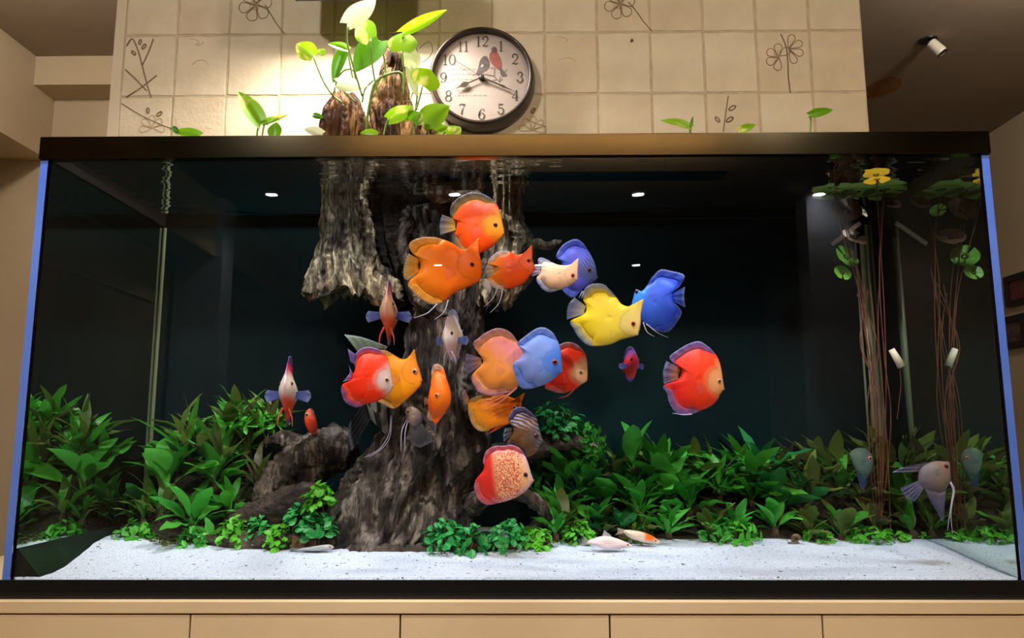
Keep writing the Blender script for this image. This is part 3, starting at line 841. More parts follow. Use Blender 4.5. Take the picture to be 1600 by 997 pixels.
# printed writing: pale handwritten lines, not legible in the photograph
for (x0, x1, y) in ((180, 370, 390), (180, 330, 433), (180, 370, 478), (222, 330, 528), (222, 385, 572), (215, 500, 616)):
    mb = MB(); r_ = random.Random(y); x = x0
    while x < x1:
        wl = r_.uniform(18, 46); pts = []
        for k in range(int(wl / 3)):
            pts.append(cpx(x + k * 3, y + 4 * sin(k * 2.1) * r_.uniform(.4, 1)))
        if len(pts) > 2: ribbon(mb, pts, .0008, -.0362)
        x += wl + 9
    mb.build('printed_script', M['inkpale'], dial)
def printed(name, polys, m, parent, y=-.0363):
    mb = MB()
    for pg in polys:
        pg = catmull([cpx(*q) for q in pg], 4, True)
        mb.add([(x, y - .0003, z) for x, z in pg], [tuple(range(len(pg)))])
    return mb.build(name, M[m], parent)
printed('printed_bird', [[(455, 285), (490, 285), (515, 330), (505, 385), (450, 425), (425, 440), (400, 435), (420, 370), (430, 320)]], 'birdgrey', dial)
printed('printed_wing', [[(452, 350), (462, 356), (455, 368), (440, 372)]], 'white', dial, -.0367)
printed('printed_bird', [[(530, 240), (575, 235), (612, 300), (622, 370), (600, 395), (560, 370), (520, 320), (515, 270)]], 'birdred', dial)
printed('printed_head', [[(535, 205), (560, 195), (578, 215), (575, 242), (545, 245), (532, 228)]], 'birdgrey', dial, -.0367)
printed('printed_tail', [[(605, 385), (630, 395), (665, 445), (620, 450)]], 'birdgrey', dial, -.0367)
printed('printed_head', [[(455, 285), (480, 275), (498, 285), (480, 300)]], 'birdgrey', dial, -.0367)
mb = MB()
for st_ in ([(365, 440), (400, 430), (480, 435), (550, 450), (580, 480), (600, 500), (630, 470)], [(555, 450), (560, 380), (520, 380)], [(580, 480), (540, 490)], [(600, 500), (610, 455)], [(640, 420), (668, 395)]):
    ribbon(mb, [cpx(*q) for q in st_], .0016, -.0366)
mb.build('printed_branch', M['birdgrey'], dial)
def hand(name, pts, ws, y):
    mb = MB(); P = [cpx(*q) for q in pts]
    n = len(P); L = []; R_ = []
    for i in range(n):
        a = P[max(i - 1, 0)]; b = P[min(i + 1, n - 1)]; dx, dz = b[0] - a[0], b[1] - a[1]; l = sqrt(dx * dx + dz * dz) or 1
        L.append((P[i][0] - dz / l * ws[i], P[i][1] + dx / l * ws[i])); R_.append((P[i][0] + dz / l * ws[i], P[i][1] - dx / l * ws[i]))
    mb.prism(L + R_[::-1], y, y - .001); mb.build(name, M['hand'], ck)
hand('hour_hand', [(447, 470), (340, 515), (322, 522), (300, 530), (278, 541), (262, 548), (222, 566)], [.0016, .0016, .005, .0078, .005, .0018, .0003], -.0420)
hand('minute_hand', [(447, 470), (600, 535), (640, 552), (660, 562), (735, 597)], [.002, .002, .0032, .0016, .0004], -.0435)
hand('second_hand', [(447, 470), (300, 375), (180, 305)], [.0005, .0005, .0004], -.0450)
q = cpx(447, 470)
MB().lathe([(.0075, -.0365), (.0075, -.044), (.005, -.047), (.002, -.048)], (q[0], 0, q[1]), 'Y', 20).build('hub', M['hand'], ck)
# ---------------------------------------------------------------- driftwood
def fbm(p, o=4):
    return noise.fractal(p, 0.9, 2.1, o)

def wood_column(name, rows, m, parent, n=72, nr=90, seed=0.0, amp=.10, flute=.10, nf=9, dents=(), ragged_bottom=0.0, ragged_top=0.0, fine=.012, vfreq=1.0, crev=.10, wrinkle=.05):
    """column of wood: rows are (photo y, left x, right x, depth of the centre, half depth)"""
    R = [tuple(float(a) for a in r) for r in rows]
    prof = resample(catmull(R, 10), nr)
    vs = []; fs = []
    for j, (py, xl, xr, Yc, ry) in enumerate(prof):
        a = at(xl, py, Yc); b = at(xr, py, Yc)
        cx = (a.x + b.x) / 2; rx = abs(b.x - a.x) / 2; z = a.z
        for k in range(n):
            t = 2 * pi * k / n
            ux, uy = cos(t), sin(t)
            q = (ux * 1.6 + seed, uy * 1.6, z * 4.2 * vfreq)
            s = 1 + amp * fbm(q) + flute * (abs(noise.noise((ux * nf * .5 + seed, uy * nf * .5, z * 1.3 * vfreq))) - .25) * 1.5
            wx = .7 * noise.noise((ux * 2 + seed, uy * 2, z * 5))
            n1 = noise.noise((ux * 6 + wx + seed, uy * 6, z * 2.4 * vfreq)); n2 = noise.noise((ux * 15 + wx * 2, uy * 15 + seed, z * 5 * vfreq))
            s -= crev * (exp(-(n1 / .08) ** 2) + .5 * exp(-(n2 / .10) ** 2))
            wm = max(0.0, noise.noise((ux * 2.2, uy * 2.2 + seed, z * 7)))
            s += wrinkle * wm * sin(z * 300 + 9 * noise.noise((ux * 3, uy * 3, z * 12 + seed)))
            for (dt, dz, wt, wz, am) in dents:
                dd = (t - dt + pi) % (2 * pi) - pi
                s += am * exp(-(dd / wt) ** 2 - ((z - dz) / wz) ** 2)
            x = cx + rx * s * ux; y = Yc + ry * s * uy
            zz = z
            g = (x * 22, y * 22, z * 9 + seed)
            f = fine * (abs(noise.noise((x * 60, y * 60, z * 16 + seed))) - .3)
            x += f * ux; y += f * uy
            e0 = j / (nr - 1)
            if ragged_bottom and e0 > .6:
                zz -= ragged_bottom * sst(.6, 1, e0) * (noise.noise((t * 3.1 + seed, 0, 3)) + .7 * noise.noise((t * 9 + seed, 4, 3)))
            if ragged_top and e0 < .4:
                zz += ragged_top * sst(.4, 0, e0) * (noise.noise((t * 2.3 + seed, 0, 9)) + .6 * noise.noise((t * 8 + seed, 4, 9)))
            vs.append((x, min(y, GY - .004), zz))
    for j in range(nr - 1):
        for k in range(n):
            fs.append((j * n + k, j * n + (k + 1) % n, (j + 1) * n + (k + 1) % n, (j + 1) * n + k))
    c0 = len(vs); vs.append(tuple(sum(vs[k][i] for k in range(n)) / n for i in range(3)))
    c1 = len(vs); b0 = (nr - 1) * n
    vs.append(tuple(sum(vs[b0 + k][i] for k in range(n)) / n + (0.03 if (i == 2 and ragged_bottom) else 0) for i in range(3)))
    for k in range(n):
        fs.append((c0, (k + 1) % n, k)); fs.append((c1, b0 + k, b0 + (k + 1) % n))
    me = make_mesh(name, vs, fs, smooth=True); me.materials.append(M[m])
    o = link(name, me)
    if parent is not None:
        o.parent = parent
        o.matrix_parent_inverse = Matrix.Translation(-parent.location)
    return o

def wood_log(name, pts, rs, m, parent, n=40, nr=60, seed=0.0, amp=.18, fine=.010, squash=1.0):
    P = resample(catmull([tuple(p) + (r,) for p, r in zip(pts, rs)], 10), nr)
    vs = []; fs = []
    for j, (x, y, z, r) in enumerate(P):
        a = Vector(P[min(j + 1, nr - 1)][:3]) - Vector(P[max(j - 1, 0)][:3]); a.normalize()
        u = a.cross(Vector((0, 1, .15))); u = u.normalized() if u.length > 1e-4 else Vector((1, 0, 0)); w_ = a.cross(u)
        endt = min(1.0, sqrt(max(0.0, 1 - (2 * j / (nr - 1) - 1) ** 6)) + .05)
        for k in range(n):
            t = 2 * pi * k / n
            s = 1 + amp * fbm((cos(t) * 1.4 + seed, sin(t) * 1.4, j * .06)) + .10 * (abs(noise.noise((cos(t) * 4 + seed, sin(t) * 4, j * .03))) - .2)
            d = u * cos(t) + w_ * sin(t)
            p = Vector((x, y, z)) + d * (r * s * endt)
            p += d * (fine * (abs(noise.noise(p * 70)) - .3))
            p.y = min(p.y, GY - .003)
            vs.append(tuple(p))
    for j in range(nr - 1):
        for k in range(n):
            fs.append((j * n + k, j * n + (k + 1) % n, (j + 1) * n + (k + 1) % n, (j + 1) * n + k))
    fs.append(tuple(range(n))); fs.append(tuple((nr - 1) * n + k for k in range(n)))
    me = make_mesh(name, vs, fs, smooth=True); me.materials.append(M[m])
    o = link(name, me)
    if parent is not None:
        o.parent = parent; o.matrix_parent_inverse = Matrix.Translation(-parent.location)
    return o

base = at(610, 860, .30)
dw = empty('driftwood', (base.x, .33, .05), 'tall weathered driftwood trunk rising from the sand through the water', 'driftwood')
FR = -pi / 2     # direction towards the viewer
wood_column('stump', [
    (330, 640, 752, .355, .075), (400, 650, 756, .355, .075), (470, 648, 752, .355, .075), (520, 640, 748, .352, .074), (560, 634, 742, .350, .076), (600, 626, 746, .348, .082),
    (640, 616, 752, .345, .088), (670, 602, 760, .342, .094), (700, 580, 762, .340, .100), (730, 558, 758, .338, .106), (760, 538, 752, .336, .112),
    (790, 524, 744, .334, .116), (820, 512, 736, .332, .120), (845, 500, 722, .330, .124), (872, 492, 712, .328, .126)],
    'wood', dw, n=220, nr=300, seed=2.0, amp=.07, flute=.16, nf=9,
    dents=[(FR + .42, at(690, 745, .26).z, .34, .050, -.62), (FR - .12, at(652, 692, .26).z, .24, .026, .30), (FR + 1.0, at(740, 690, .3).z, .3, .03, .20), (FR + .05, at(650, 735, .26).z, .16, .05, .16), (FR + .80, at(715, 720, .26).z, .14, .05, .15), (FR - .75, at(560, 715, .28).z, .2, .02, .14), (FR + .1, at(670, 800, .25).z, .10, .05, -.18),
           (FR + .9, at(740, 770, .3).z, .4, .04, -.25), (FR - .55, at(560, 740, .26).z, .22, .03, -.10), (FR - .2, at(620, 850, .25).z, .25, .03, .10)], fine=.016)
wood_column('upper_slab', [
    (196, 500, 566, .33, .05), (245, 500, 562, .33, .055), (300, 501, 570, .33, .06), (360, 503, 578, .328, .065), (400, 494, 588, .325, .07), (425, 482, 606, .322, .076),
    (445, 474, 624, .32, .082), (462, 471, 640, .32, .084)],
    'woodpale', dw, n=180, nr=180, seed=5.3, amp=.08, flute=.22, nf=12, ragged_bottom=.034, fine=.016,
    dents=[(FR + .75, at(585, 390, .27).z, .35, .08, -.3)])
wood_column('upper_slab', [
    (200, 570, 690, .385, .05), (300, 566, 690, .39, .055), (380, 570, 700, .39, .055), (440, 585, 720, .388, .055), (470, 600, 730, .385, .055)],
    'wooddark', dw, n=130, nr=130, seed=9.1, amp=.1, flute=.25, nf=12, ragged_bottom=.03)
wood_column('upper_slab', [
    (225, 764, 826, .345, .05), (270, 766, 822, .345, .052), (310, 770, 816, .343, .05), (345, 768, 820, .343, .05), (380, 762, 834, .34, .052), (405, 752, 838, .34, .055), (430, 740, 836, .34, .055),
    (455, 735, 815, .342, .05), (475, 735, 800, .345, .045)],
    'woodpale', dw, n=150, nr=150, seed=12.4, amp=.10, flute=.24, nf=11, ragged_bottom=.030, fine=.016)
wood_log('snag', [at(815, 392, .33), at(838, 382, .325), at(858, 384, .322), at(878, 376, .32)], [.020, .013, .009, .006], 'woodpale', dw, seed=3, n=22, nr=36, fine=.006)
wood_log('snag', [at(662, 300, .285), at(676, 296, .28), at(700, 300, .285), at(726, 292, .30)], [.024, .030, .024, .014], 'woodpale', dw, seed=13, n=26, nr=40, fine=.012)
wood_log('rib', [at(564, 300, .275), at(574, 350, .272), at(580, 395, .268), at(572, 430, .262), at(590, 462, .262), at(620, 486, .27)], [.010, .012, .013, .016, .018, .010], 'woodpale', dw, seed=51, n=26, nr=60, fine=.012)
wood_log('rib', [at(640, 320, .30), at(628, 380, .30), at(640, 430, .29), at(660, 470, .28), at(700, 492, .275)], [.010, .013, .016, .020, .012], 'wood', dw, seed=57, n=26, nr=60, fine=.012)
wood_log('rib', [at(776, 330, .30), at(800, 352, .295), at(812, 380, .29), at(800, 420, .292), at(790, 462, .30)], [.012, .014, .016, .014, .006], 'woodpale', dw, seed=61, n=26, nr=60, fine=.012)
# dry tops above the water
wood_column('dry_top', [(150, 520, 556, .31, .028), (170, 508, 566, .31, .036), (195, 501, 571, .31, .042), (225, 497, 572, .315, .048), (262, 497, 570, .32, .055)], 'woodtop', dw, n=120, nr=90,
            seed=21, amp=.08, flute=.32, nf=12, ragged_top=.022, fine=.012)
wood_column('dry_top', [(82, 603, 628, .335, .02), (100, 600, 634, .335, .026), (118, 594, 632, .335, .03), (132, 586, 636, .333, .034), (160, 580, 640, .333, .038), (190, 578, 648, .333, .044), (225, 577, 656, .335, .05), (262, 575, 664, .34, .055)],
            'woodtop', dw, n=120, nr=110, seed=27, amp=.10, flute=.26, nf=12, ragged_top=.016, fine=.012,
            dents=[(FR, at(610, 96, .3).z, .5, .012, -.5)])
wood_column('dry_top', [(182, 668, 680, .33, .012), (196, 659, 686, .33, .02), (225, 654, 692, .335, .026), (262, 652, 698, .34, .03)], 'woodtop', dw, n=50, nr=40, seed=31, amp=.1, flute=.3, nf=10, ragged_top=.010, fine=.01)
wood_log('root', [at(735, 800, .31), at(752, 778, .28), at(790, 768, .26), at(830, 780, .255), at(862, 812, .27)], [.03, .022, .018, .015, .012], 'wood', dw, seed=8, n=30, nr=50)
wood_log('root', [at(742, 722, .37), at(790, 712, .385), at(840, 700, .39), at(890, 690, .395), at(930, 712, .40)], [.035, .030, .026, .022, .012], 'wooddark', dw, seed=14, n=30, nr=50)
wood_log('root', [at(515, 858, .25), at(580, 864, .222), at(680, 866, .215), at(760, 862, .222), at(850, 852, .26)], [.012, .016, .018, .017, .012], 'wooddark', dw, seed=19, n=26, nr=60, amp=.25)

lg = empty('driftwood_log', (at(470, 760, .34).x, .34, .06), 'rough brown driftwood log lying behind the left plants against the trunk', 'driftwood')
wood_log('log', [at(560, 690, .40), at(520, 705, .375), at(480, 720, .36), at(440, 752, .345), at(400, 800, .33)], [.040, .050, .052, .045, .030], 'wood', lg, seed=33, n=48, nr=70, amp=.25, fine=.014)
wood_log('stub', [at(470, 700, .40), at(445, 686, .41), at(420, 690, .42)], [.030, .022, .010], 'wood', lg, seed=37, n=26, nr=36)
wood_log('stub', [at(505, 770, .30), at(455, 790, .29), at(400, 808, .30), at(345, 826, .32)], [.044, .040, .032, .018], 'wooddark', lg, seed=41, n=36, nr=50, amp=.25)
lg2 = empty('driftwood_log', (at(420, 845, .24).x, .24, .045), 'low dark driftwood branch half buried in sand below the left anubias', 'driftwood')
wood_log('log', [at(318, 842, .27), at(390, 846, .245), at(450, 846, .24), at(512, 850, .25)], [.016, .022, .022, .014], 'wooddark', lg2, seed=45, n=30, nr=50, amp=.3)
def block(px, py, Y, w, h, d, rz, lab):
    p = at(px, py, Y)
    o = empty('wood_block', (p.x, Y, p.z), lab, 'wood block', 'cut wood blocks at the trunk foot', rot=(0, .06, rz))
    MB().box(-w / 2, w / 2, -d / 2, d / 2, -h * .3, h).build('block', M['block'], o, bevel=.0015)
    MB().box(-w / 2 + .003, w / 2 - .003, -d / 2 + .003, d / 2 - .003, h, h + .0012).build('cut_face', M['woodtop'], o)
block(467, 857, .222, .030, .026, .03, .25, 'left of two small cut wood blocks in front of the trunk foot')
block(487, 857, .225, .026, .020, .03, -.1, 'right of two small cut wood blocks in front of the trunk foot')
block(742, 862, .215, .046, .018, .03, .35, 'reddish flat wood block under the dark anubias right of the trunk')
block(848, 853, .25, .028, .026, .02, .9, 'tilted reddish wood chip beneath the anubias mound')

# soil banks under the plants
def mound_z(x, y):
    r = .095 * sst(.30, .47, y) * sst(.0, .14, x)                                # right bank
    l = .135 * sst(.26, .44, y) * sst(-.40, -.52, x) * sst(-.87, -.74, x)        # left bank
    l2 = .07 * sst(.30, .46, y) * sst(-.62, -.42, x) * sst(-.2, -.3, x)
    return max(r, l, l2)
def soil(name, x0, x1, y0, y1, lab):
    nx, ny = 90, 30; vs = []; fs = []
    for j in range(ny + 1):
        for i in range(nx + 1):
            x = x0 + (x1 - x0) * i / nx; y = y0 + (y1 - y0) * j / ny
            vs.append((x, y, sand_z(x, y) - .006 + mound_z(x, y) * (1 + .25 * noise.noise((x * 18, y * 18, 3)))))
    for j in range(ny):
        for i in range(nx):
            a = j * (nx + 1) + i; fs.append((a, a + 1, a + nx + 2, a + nx + 1))
    me = make_mesh(name, vs, fs, smooth=True, recalc=False); me.materials.append(M['soil'])
    tag(link(name, me), lab, 'soil', kind='stuff')
soil('soil_bank', .0, GX - GT - .002, .27, GY - .002, 'dark planted soil bank along the back right of the tank')
soil('soil_bank', -GX + GT + .002, -.22, .24, GY - .002, 'dark planted soil bank in the back left corner')

# ---------------------------------------------------------------- underwater plants
def leaf_mesh(name, w, pet, arch, fold=.12, wav=.0, tipsharp=1.0, widest=.45, nl=9, heart=0.0, curl=0.0, pw=.012):
    """blade along +x, length 1, petiole first"""
    vs = []; fs = []
    st = []
    np_ = 3 if pet > 0 else 0
    for i in range(np_): st.append((pet * i / np_, pw))
    for i in range(nl + 1):
        t = i / nl
        if t < widest: ww = sin(pi / 2 * t / widest) ** (.8 if heart == 0 else .45)
        else: ww = cos(pi / 2 * (t - widest) / (1 - widest)) ** tipsharp
        ww = max(ww, .02 if i == nl else (pw / w if i == 0 else 0))
        st.append((pet + (1 - pet) * t, ww * w / 2))
    for (x, hw) in st:
        z0 = arch * (x - x * x * 1.15) + curl * max(0, x - pet) ** 2
        for s in (-1, 0, 1):
            yy = s * hw
            zz = z0 + fold * abs(yy) + (wav * sin(x * 21 + s) if s else 0) * hw * 4
            vs.append((x - (heart * hw * .6 if (s and x - pet < .12 and x >= pet) else 0), yy, zz))
    for i in range(len(st) - 1):
        for s in range(2):
            a = i * 3 + s; fs.append((a, a + 1, a + 4, a + 3))
    return make_mesh(name, vs, fs, smooth=True, recalc=False)
LT = {
    'broad': [leaf_mesh('leaf', .36, .22, .35, tipsharp=.55), leaf_mesh('leaf', .32, .28, .6, tipsharp=.6), leaf_mesh('leaf', .40, .18, .2, wav=.04, tipsharp=.5, curl=-.25)],
    'sword': [leaf_mesh('leaf', .25, .22, .30, wav=.03, tipsharp=.7), leaf_mesh('leaf', .21, .26, .6, tipsharp=.75), leaf_mesh('leaf', .28, .18, .15, wav=.06, tipsharp=.65, curl=-.3)],
    'narrow': [leaf_mesh('leaf', .13, .15, .45, wav=.05), leaf_mesh('leaf', .11, .15, .2), leaf_mesh('leaf', .15, .2, .7, wav=.05)],
    'round': [leaf_mesh('leaf', .50, .30, .3, widest=.4), leaf_mesh('leaf', .44, .34, .5, widest=.4)],
}
LMESH = {}
def lmesh(kind, i, m):
    k = (kind, i, m)
    if k not in LMESH:
        me = LT[kind][i].copy(); me.name = 'leaf'; me.materials.clear(); me.materials.append(M[m]); LMESH[k] = me
    return LMESH[k]
STEMS = {}
def crown_mesh(m):
    if m not in STEMS:
        mb = MB(); r_ = random.Random(3)
        mb.ball((0, 0, .002), .009, .009, .012, 8, 6)
        for k in range(6):
            a = 2 * pi * k / 6 + r_.uniform(-.3, .3)
            mb.tube([(0, 0, .004), (.008 * cos(a), .008 * sin(a), -.002), (.016 * cos(a), .016 * sin(a), -.012)], .0011, 4)
        me = make_mesh('crown', mb.v, mb.f, smooth=True); me.materials.append(M[m]); STEMS[m] = me
    return STEMS[m]

def gpos(px, Y, lift=0.0):
    x = 0.0
    for _ in range(4):
        z = sand_z(x, Y) + mound_z(x, Y)
        _, py = proj((x, Y, z)); x = at(px, py, Y).x
    lim = GX - GT - .02
    x = max(-lim, min(lim, x))
    return Vector((x, Y, sand_z(x, Y) + mound_z(x, Y) - .004 + lift))

PR = random.Random(11)
def plant(name, loc, kind, m, n, L, label, group, cat='plant', pmin=20, pmax=80, mats=None, yaw0=None, yspan=2 * pi):
    loc = Vector(loc)
    o = empty(name, loc, label, cat, group)
    link('crown', crown_mesh('root'), o)
    n = int(n * 1.3)
    for k in range(n):
        yaw = (yaw0 if yaw0 is not None else 0) + yspan * (k / n) + PR.uniform(-.5, .5)
        pitch = radians(pmin + (pmax - pmin) * ((k * .618) % 1.0)) + PR.uniform(-.12, .12)
        l = L * PR.uniform(.72, 1.1)
        for _ in range(14):       # keep leaves inside the glass
            ex = loc.x + cos(yaw) * cos(pitch) * l; ey = loc.y + sin(yaw) * cos(pitch) * l
            if ey < GY - .012 and abs(ex) < GX - GT - .01 and ey > .03: break
            yaw += .45
            if _ > 7: pitch = min(1.45, pitch + .12)
        mm = PR.choice(mats) if mats else m
        ob = link('leaf', lmesh(kind, PR.randrange(len(LT[kind])), mm), o, (0, 0, .004),
                  Euler((PR.uniform(-.5, .5), -pitch, yaw), 'XYZ'), l)
    return o

def clump_mesh(name, rx, ry, rz, n, ls, seed, m, width=.62, hang=0.0):
    """small-leaved clump: short stalks carrying round leaves"""
    r_ = random.Random(seed); vs = []; fs = []
    for k in range(n):
        u = r_.uniform(-.15, 1.0); a = r_.uniform(0, 2 * pi); rr = sqrt(max(0, 1 - u * u)); d = r_.uniform(.55, 1.0)
        p = Vector((rx * rr * cos(a) * d, ry * rr * sin(a) * d, rz * u * d))
        nrm = Vector((cos(a) * rr, sin(a) * rr, u + .35 - hang)).normalized()
        t = nrm.cross(Vector((r_.uniform(-1, 1), r_.uniform(-1, 1), r_.uniform(-1, 1))))
        t = (t.normalized() * .8 + nrm * .35).normalized(); s = nrm.cross(t).normalized()
        l = ls * r_.uniform(.7, 1.25); w_ = l * width
        n0 = len(vs)
        for (a1, b1, c1) in ((0, 0, 0), (.3, .42, .06), (.3, -.42, .06), (.65, .45, .05), (.65, -.45, .05), (.48, 0, -.02), (1, 0, -.08)):
            vs.append(p + t * (a1 * l) + s * (b1 * w_) + nrm * (c1 * l))
        fs += [(n0, n0 + 2, n0 + 5), (n0, n0 + 5, n0 + 1), (n0 + 1, n0 + 5, n0 + 3), (n0 + 2, n0 + 4, n0 + 5), (n0 + 5, n0 + 6, n0 + 3), (n0 + 5, n0 + 4, n0 + 6)]
    me = make_mesh(name, vs, fs, smooth=False, recalc=False); me.materials.append(M[m]); return me

def clump(name, px, py, Y, wpx, hpx, n, ls, m, label, group=None, seed=0, hang=0.0, width=.62):
    p = at(px, py, Y)
    s = (at(px + 50, py, Y).x - at(px - 50, py, Y).x) / 100.0
    rx, rz = wpx / 2 * s, hpx * s * .62
    o = empty(name, (p.x, Y, p.z - hpx * s * .40), label, 'plant', group)
    f = link('foliage', clump_mesh('foliage', rx, min(rx, .05), rz, n, ls, seed + 100, m, width, hang), o, (0, 0, .0)); f['kind'] = 'stuff'
    mb = MB(); r_ = random.Random(seed)
    for k in range(7):
        a = r_.uniform(0, 2 * pi)
        mb.tube([(rx * .5 * cos(a), .02 * sin(a), -.02), (rx * .3 * cos(a), .01 * sin(a), 0), (rx * .55 * cos(a + .5), min(rx, .05) * .5 * sin(a + .5), rz * .7)], .0012, 4)
    mb.build('stems', M['root'], o)['kind'] = 'stuff'
    return o

# left bank
GL = 'leafy plants on the left bank'
plant('sword_plant', gpos(300, .30, .01), 'sword', 'leaf_bright', 13, .125, 'bright green broad-leaved rosette at the front of the left bank', GL, mats=['leaf_bright', 'leaf_bright', 'leaf_mid'], pmin=15, pmax=70)
plant('sword_plant', gpos(262, .38, .01), 'broad', 'leaf_bright', 7, .155, 'glossy oval-leaved plant beside the left back corner seam', GL, mats=['leaf_mid', 'leaf_bright'], pmin=30, pmax=75)
plant('sword_plant', gpos(232, .40), 'sword', 'leaf_mid', 8, .12, 'low green plant leaning into the left back corner', GL, mats=['leaf_mid', 'leaf_dark'])
plant('crypt_plant', gpos(345, .40, .02), 'narrow', 'leaf_olive', 13, .155, 'olive long-leaved plant in the middle of the left bank', GL, mats=['leaf_olive', 'leaf_olive', 'leaf_brown', 'leaf_mid'], pmin=25, pmax=85)
plant('crypt_plant', gpos(385, .42, .05), 'narrow', 'leaf_olive', 12, .15, 'olive blade-leaved plant high on the left bank beside the log', GL, mats=['leaf_olive', 'leaf_brown', 'leaf_mid'], pmin=30, pmax=85)
plant('crypt_plant', gpos(318, .43, .03), 'sword', 'leaf_mid', 12, .13, 'mid green plant at the back of the left bank', GL, mats=['leaf_mid', 'leaf_olive', 'leaf_bright'])
plant('crypt_plant', gpos(275, .44, .02), 'sword', 'leaf_dark', 10, .12, 'dark green plant at the back left near the seam', GL, mats=['leaf_dark', 'leaf_mid'])
plant('crypt_plant', gpos(400, .35, .03), 'narrow', 'leaf_brown', 9, .11, 'brownish green plant leaning on the left log', GL, mats=['leaf_brown', 'leaf_olive'])
plant('crypt_plant', gpos(360, .33, .01), 'sword', 'leaf_mid', 9, .09, 'small green plant in front of the olive blades', GL, mats=['leaf_mid', 'leaf_bright'])
plant('crypt_plant', gpos(225, .34), 'narrow', 'leaf_olive', 8, .10, 'thin olive plant close to the left glass', GL, mats=['leaf_olive', 'leaf_mid'])
plant('crypt_plant', gpos(195, .40), 'narrow', 'leaf_mid', 8, .11, 'narrow green plant touching the left glass', GL, mats=['leaf_mid', 'leaf_dark'])
clump('leaf_bush', 395, 640, .44, 92, 60, 170, .026, 'leaf_petite', 'bushy small-leaved plant at the top of the left bank', seed=1, width=.4)
clump('leaf_bush', 350, 690, .445, 80, 60, 110, .026, 'leaf_mid', 'dark bushy plant below the top bush on the left bank', seed=2, width=.4)
clump('leaf_bush', 430, 650, .45, 40, 30, 60, .024, 'leaf_bright', 'small bright bush behind the front-facing red discus', seed=3, width=.4)
plant('sword_plant', gpos(335, .36, .03), 'broad', 'leaf_bright', 9, .10, 'bright broad leaves in the middle of the left bank', GL, mats=['leaf_bright', 'leaf_mid'], pmin=25, pmax=70)
plant('crypt_plant', gpos(370, .445, .08), 'sword', 'leaf_mid', 11, .12, 'green plant high at the back of the left bank', GL, mats=['leaf_mid', 'leaf_bright', 'leaf_olive'], pmin=25, pmax=85)
plant('crypt_plant', gpos(290, .41, .05), 'narrow', 'leaf_olive', 10, .14, 'arching olive plant behind the glossy oval-leaved one', GL, mats=['leaf_olive', 'leaf_mid'], pmin=30, pmax=85)
plant('crypt_plant', gpos(250, .33, .0), 'sword', 'leaf_mid', 9, .09, 'low green plant at the foot of the left bank', GL, mats=['leaf_mid', 'leaf_olive'])
plant('crypt_plant', gpos(415, .43, .07), 'narrow', 'leaf_brown', 9, .13, 'upright grey green blades beside the blurred red discus', GL, mats=['leaf_brown', 'leaf_olive'], pmin=45, pmax=88)
plant('sword_plant', gpos(330, .27, .0), 'sword', 'leaf_bright', 8, .075, 'small bright rosette on the sand below the left bank', GL, mats=['leaf_bright'], pmin=10, pmax=60)
# small-leaved clumps in front
clump('anubias_clump', 212, 828, .29, 70, 60, 150, .020, 'leaf_petite', 'yellow green small-leaved clump at the left end of the sand', seed=4)
clump('moss_clump', 250, 842, .28, 66, 36, 190, .014, 'leaf_moss', 'pale mossy tuft at the left end of the sand', seed=5, width=.3)
clump('anubias_clump', 305, 838, .27, 60, 44, 70, .026, 'leaf_bright', 'low bright leaves on the sand below the left rosette', seed=6, width=.45)
clump('anubias_clump', 368, 822, .255, 58, 52, 120, .019, 'leaf_petite', 'yellow green anubias clump on the left low branch', seed=7)
clump('anubias_clump', 410, 818, .26, 44, 44, 80, .019, 'leaf_petite_dark', 'dark anubias clump between two pale ones on the left branch', seed=8)
clump('anubias_clump', 436, 832, .24, 56, 48, 110, .019, 'leaf_petite', 'fresh green anubias clump beside the two wood blocks', seed=9)
clump('anubias_clump', 497, 815, .225, 58, 56, 120, .021, 'leaf_petite_dark', 'dense anubias clump at the left foot of the trunk', seed=10)
clump('anubias_clump', 500, 768, .235, 42, 54, 90, .019, 'leaf_petite', 'small upright anubias clump on the trunk side above another clump', seed=11)
clump('anubias_clump', 468, 798, .24, 46, 36, 70, .017, 'leaf_petite_dark', 'round-leaved anubias tuft between the log and the trunk', seed=12)
clump('anubias_clump', 697, 826, .20, 60, 56, 100, .021, 'leaf_petite_dark', 'dark anubias clump at the right foot of the trunk', seed=13)
clump('anubias_clump', 735, 836, .195, 54, 56, 100, .021, 'leaf_petite_dark', 'dark anubias clump on the flat reddish block', seed=14)
clump('anubias_clump', 795, 826, .22, 62, 50, 120, .019, 'leaf_petite_dark', 'anubias mound left half, below the speckled discus', seed=15)
clump('anubias_clump', 838, 832, .235, 56, 48, 120, .018, 'leaf_petite', 'anubias mound right half, beside the tilted wood chip', seed=16)
clump('leaf_bush', 868, 645, .40, 92, 74, 240, .021, 'leaf_petite_dark', 'dense small-leaved bush on the back branch under the red discus', seed=17)
clump('leaf_bush', 918, 680, .41, 58, 80, 150, .020, 'leaf_mid', 'trailing right side of the small-leaved bush on the back branch', seed=18, hang=.8)
clump('anubias_clump', 905, 822, .27, 46, 46, 80, .018, 'leaf_petite', 'small green clump on the sand right of the anubias mound', seed=19)
clump('anubias_clump', 1000, 828, .30, 44, 34, 60, .018, 'leaf_moss', 'pale leafy tuft behind the orange bottom fish', seed=20)
clump('anubias_clump', 1118, 828, .29, 44, 40, 50, .026, 'leaf_bright', 'spiky fresh green tuft at the sand edge under the right bank', seed=21, width=.35)
clump('anubias_clump', 1158, 826, .29, 62, 46, 90, .022, 'leaf_petite', 'bright green clump on the sand left of the snail', seed=22, width=.42)
clump('anubias_clump', 1278, 836, .30, 44, 26, 50, .020, 'leaf_petite', 'low green clump right of the snail', seed=23, width=.5)
clump('anubias_clump', 1358, 830, .30, 66, 34, 80, .022, 'leaf_petite', 'bright creeping clump on the sand below the lily stems', seed=24, width=.45)
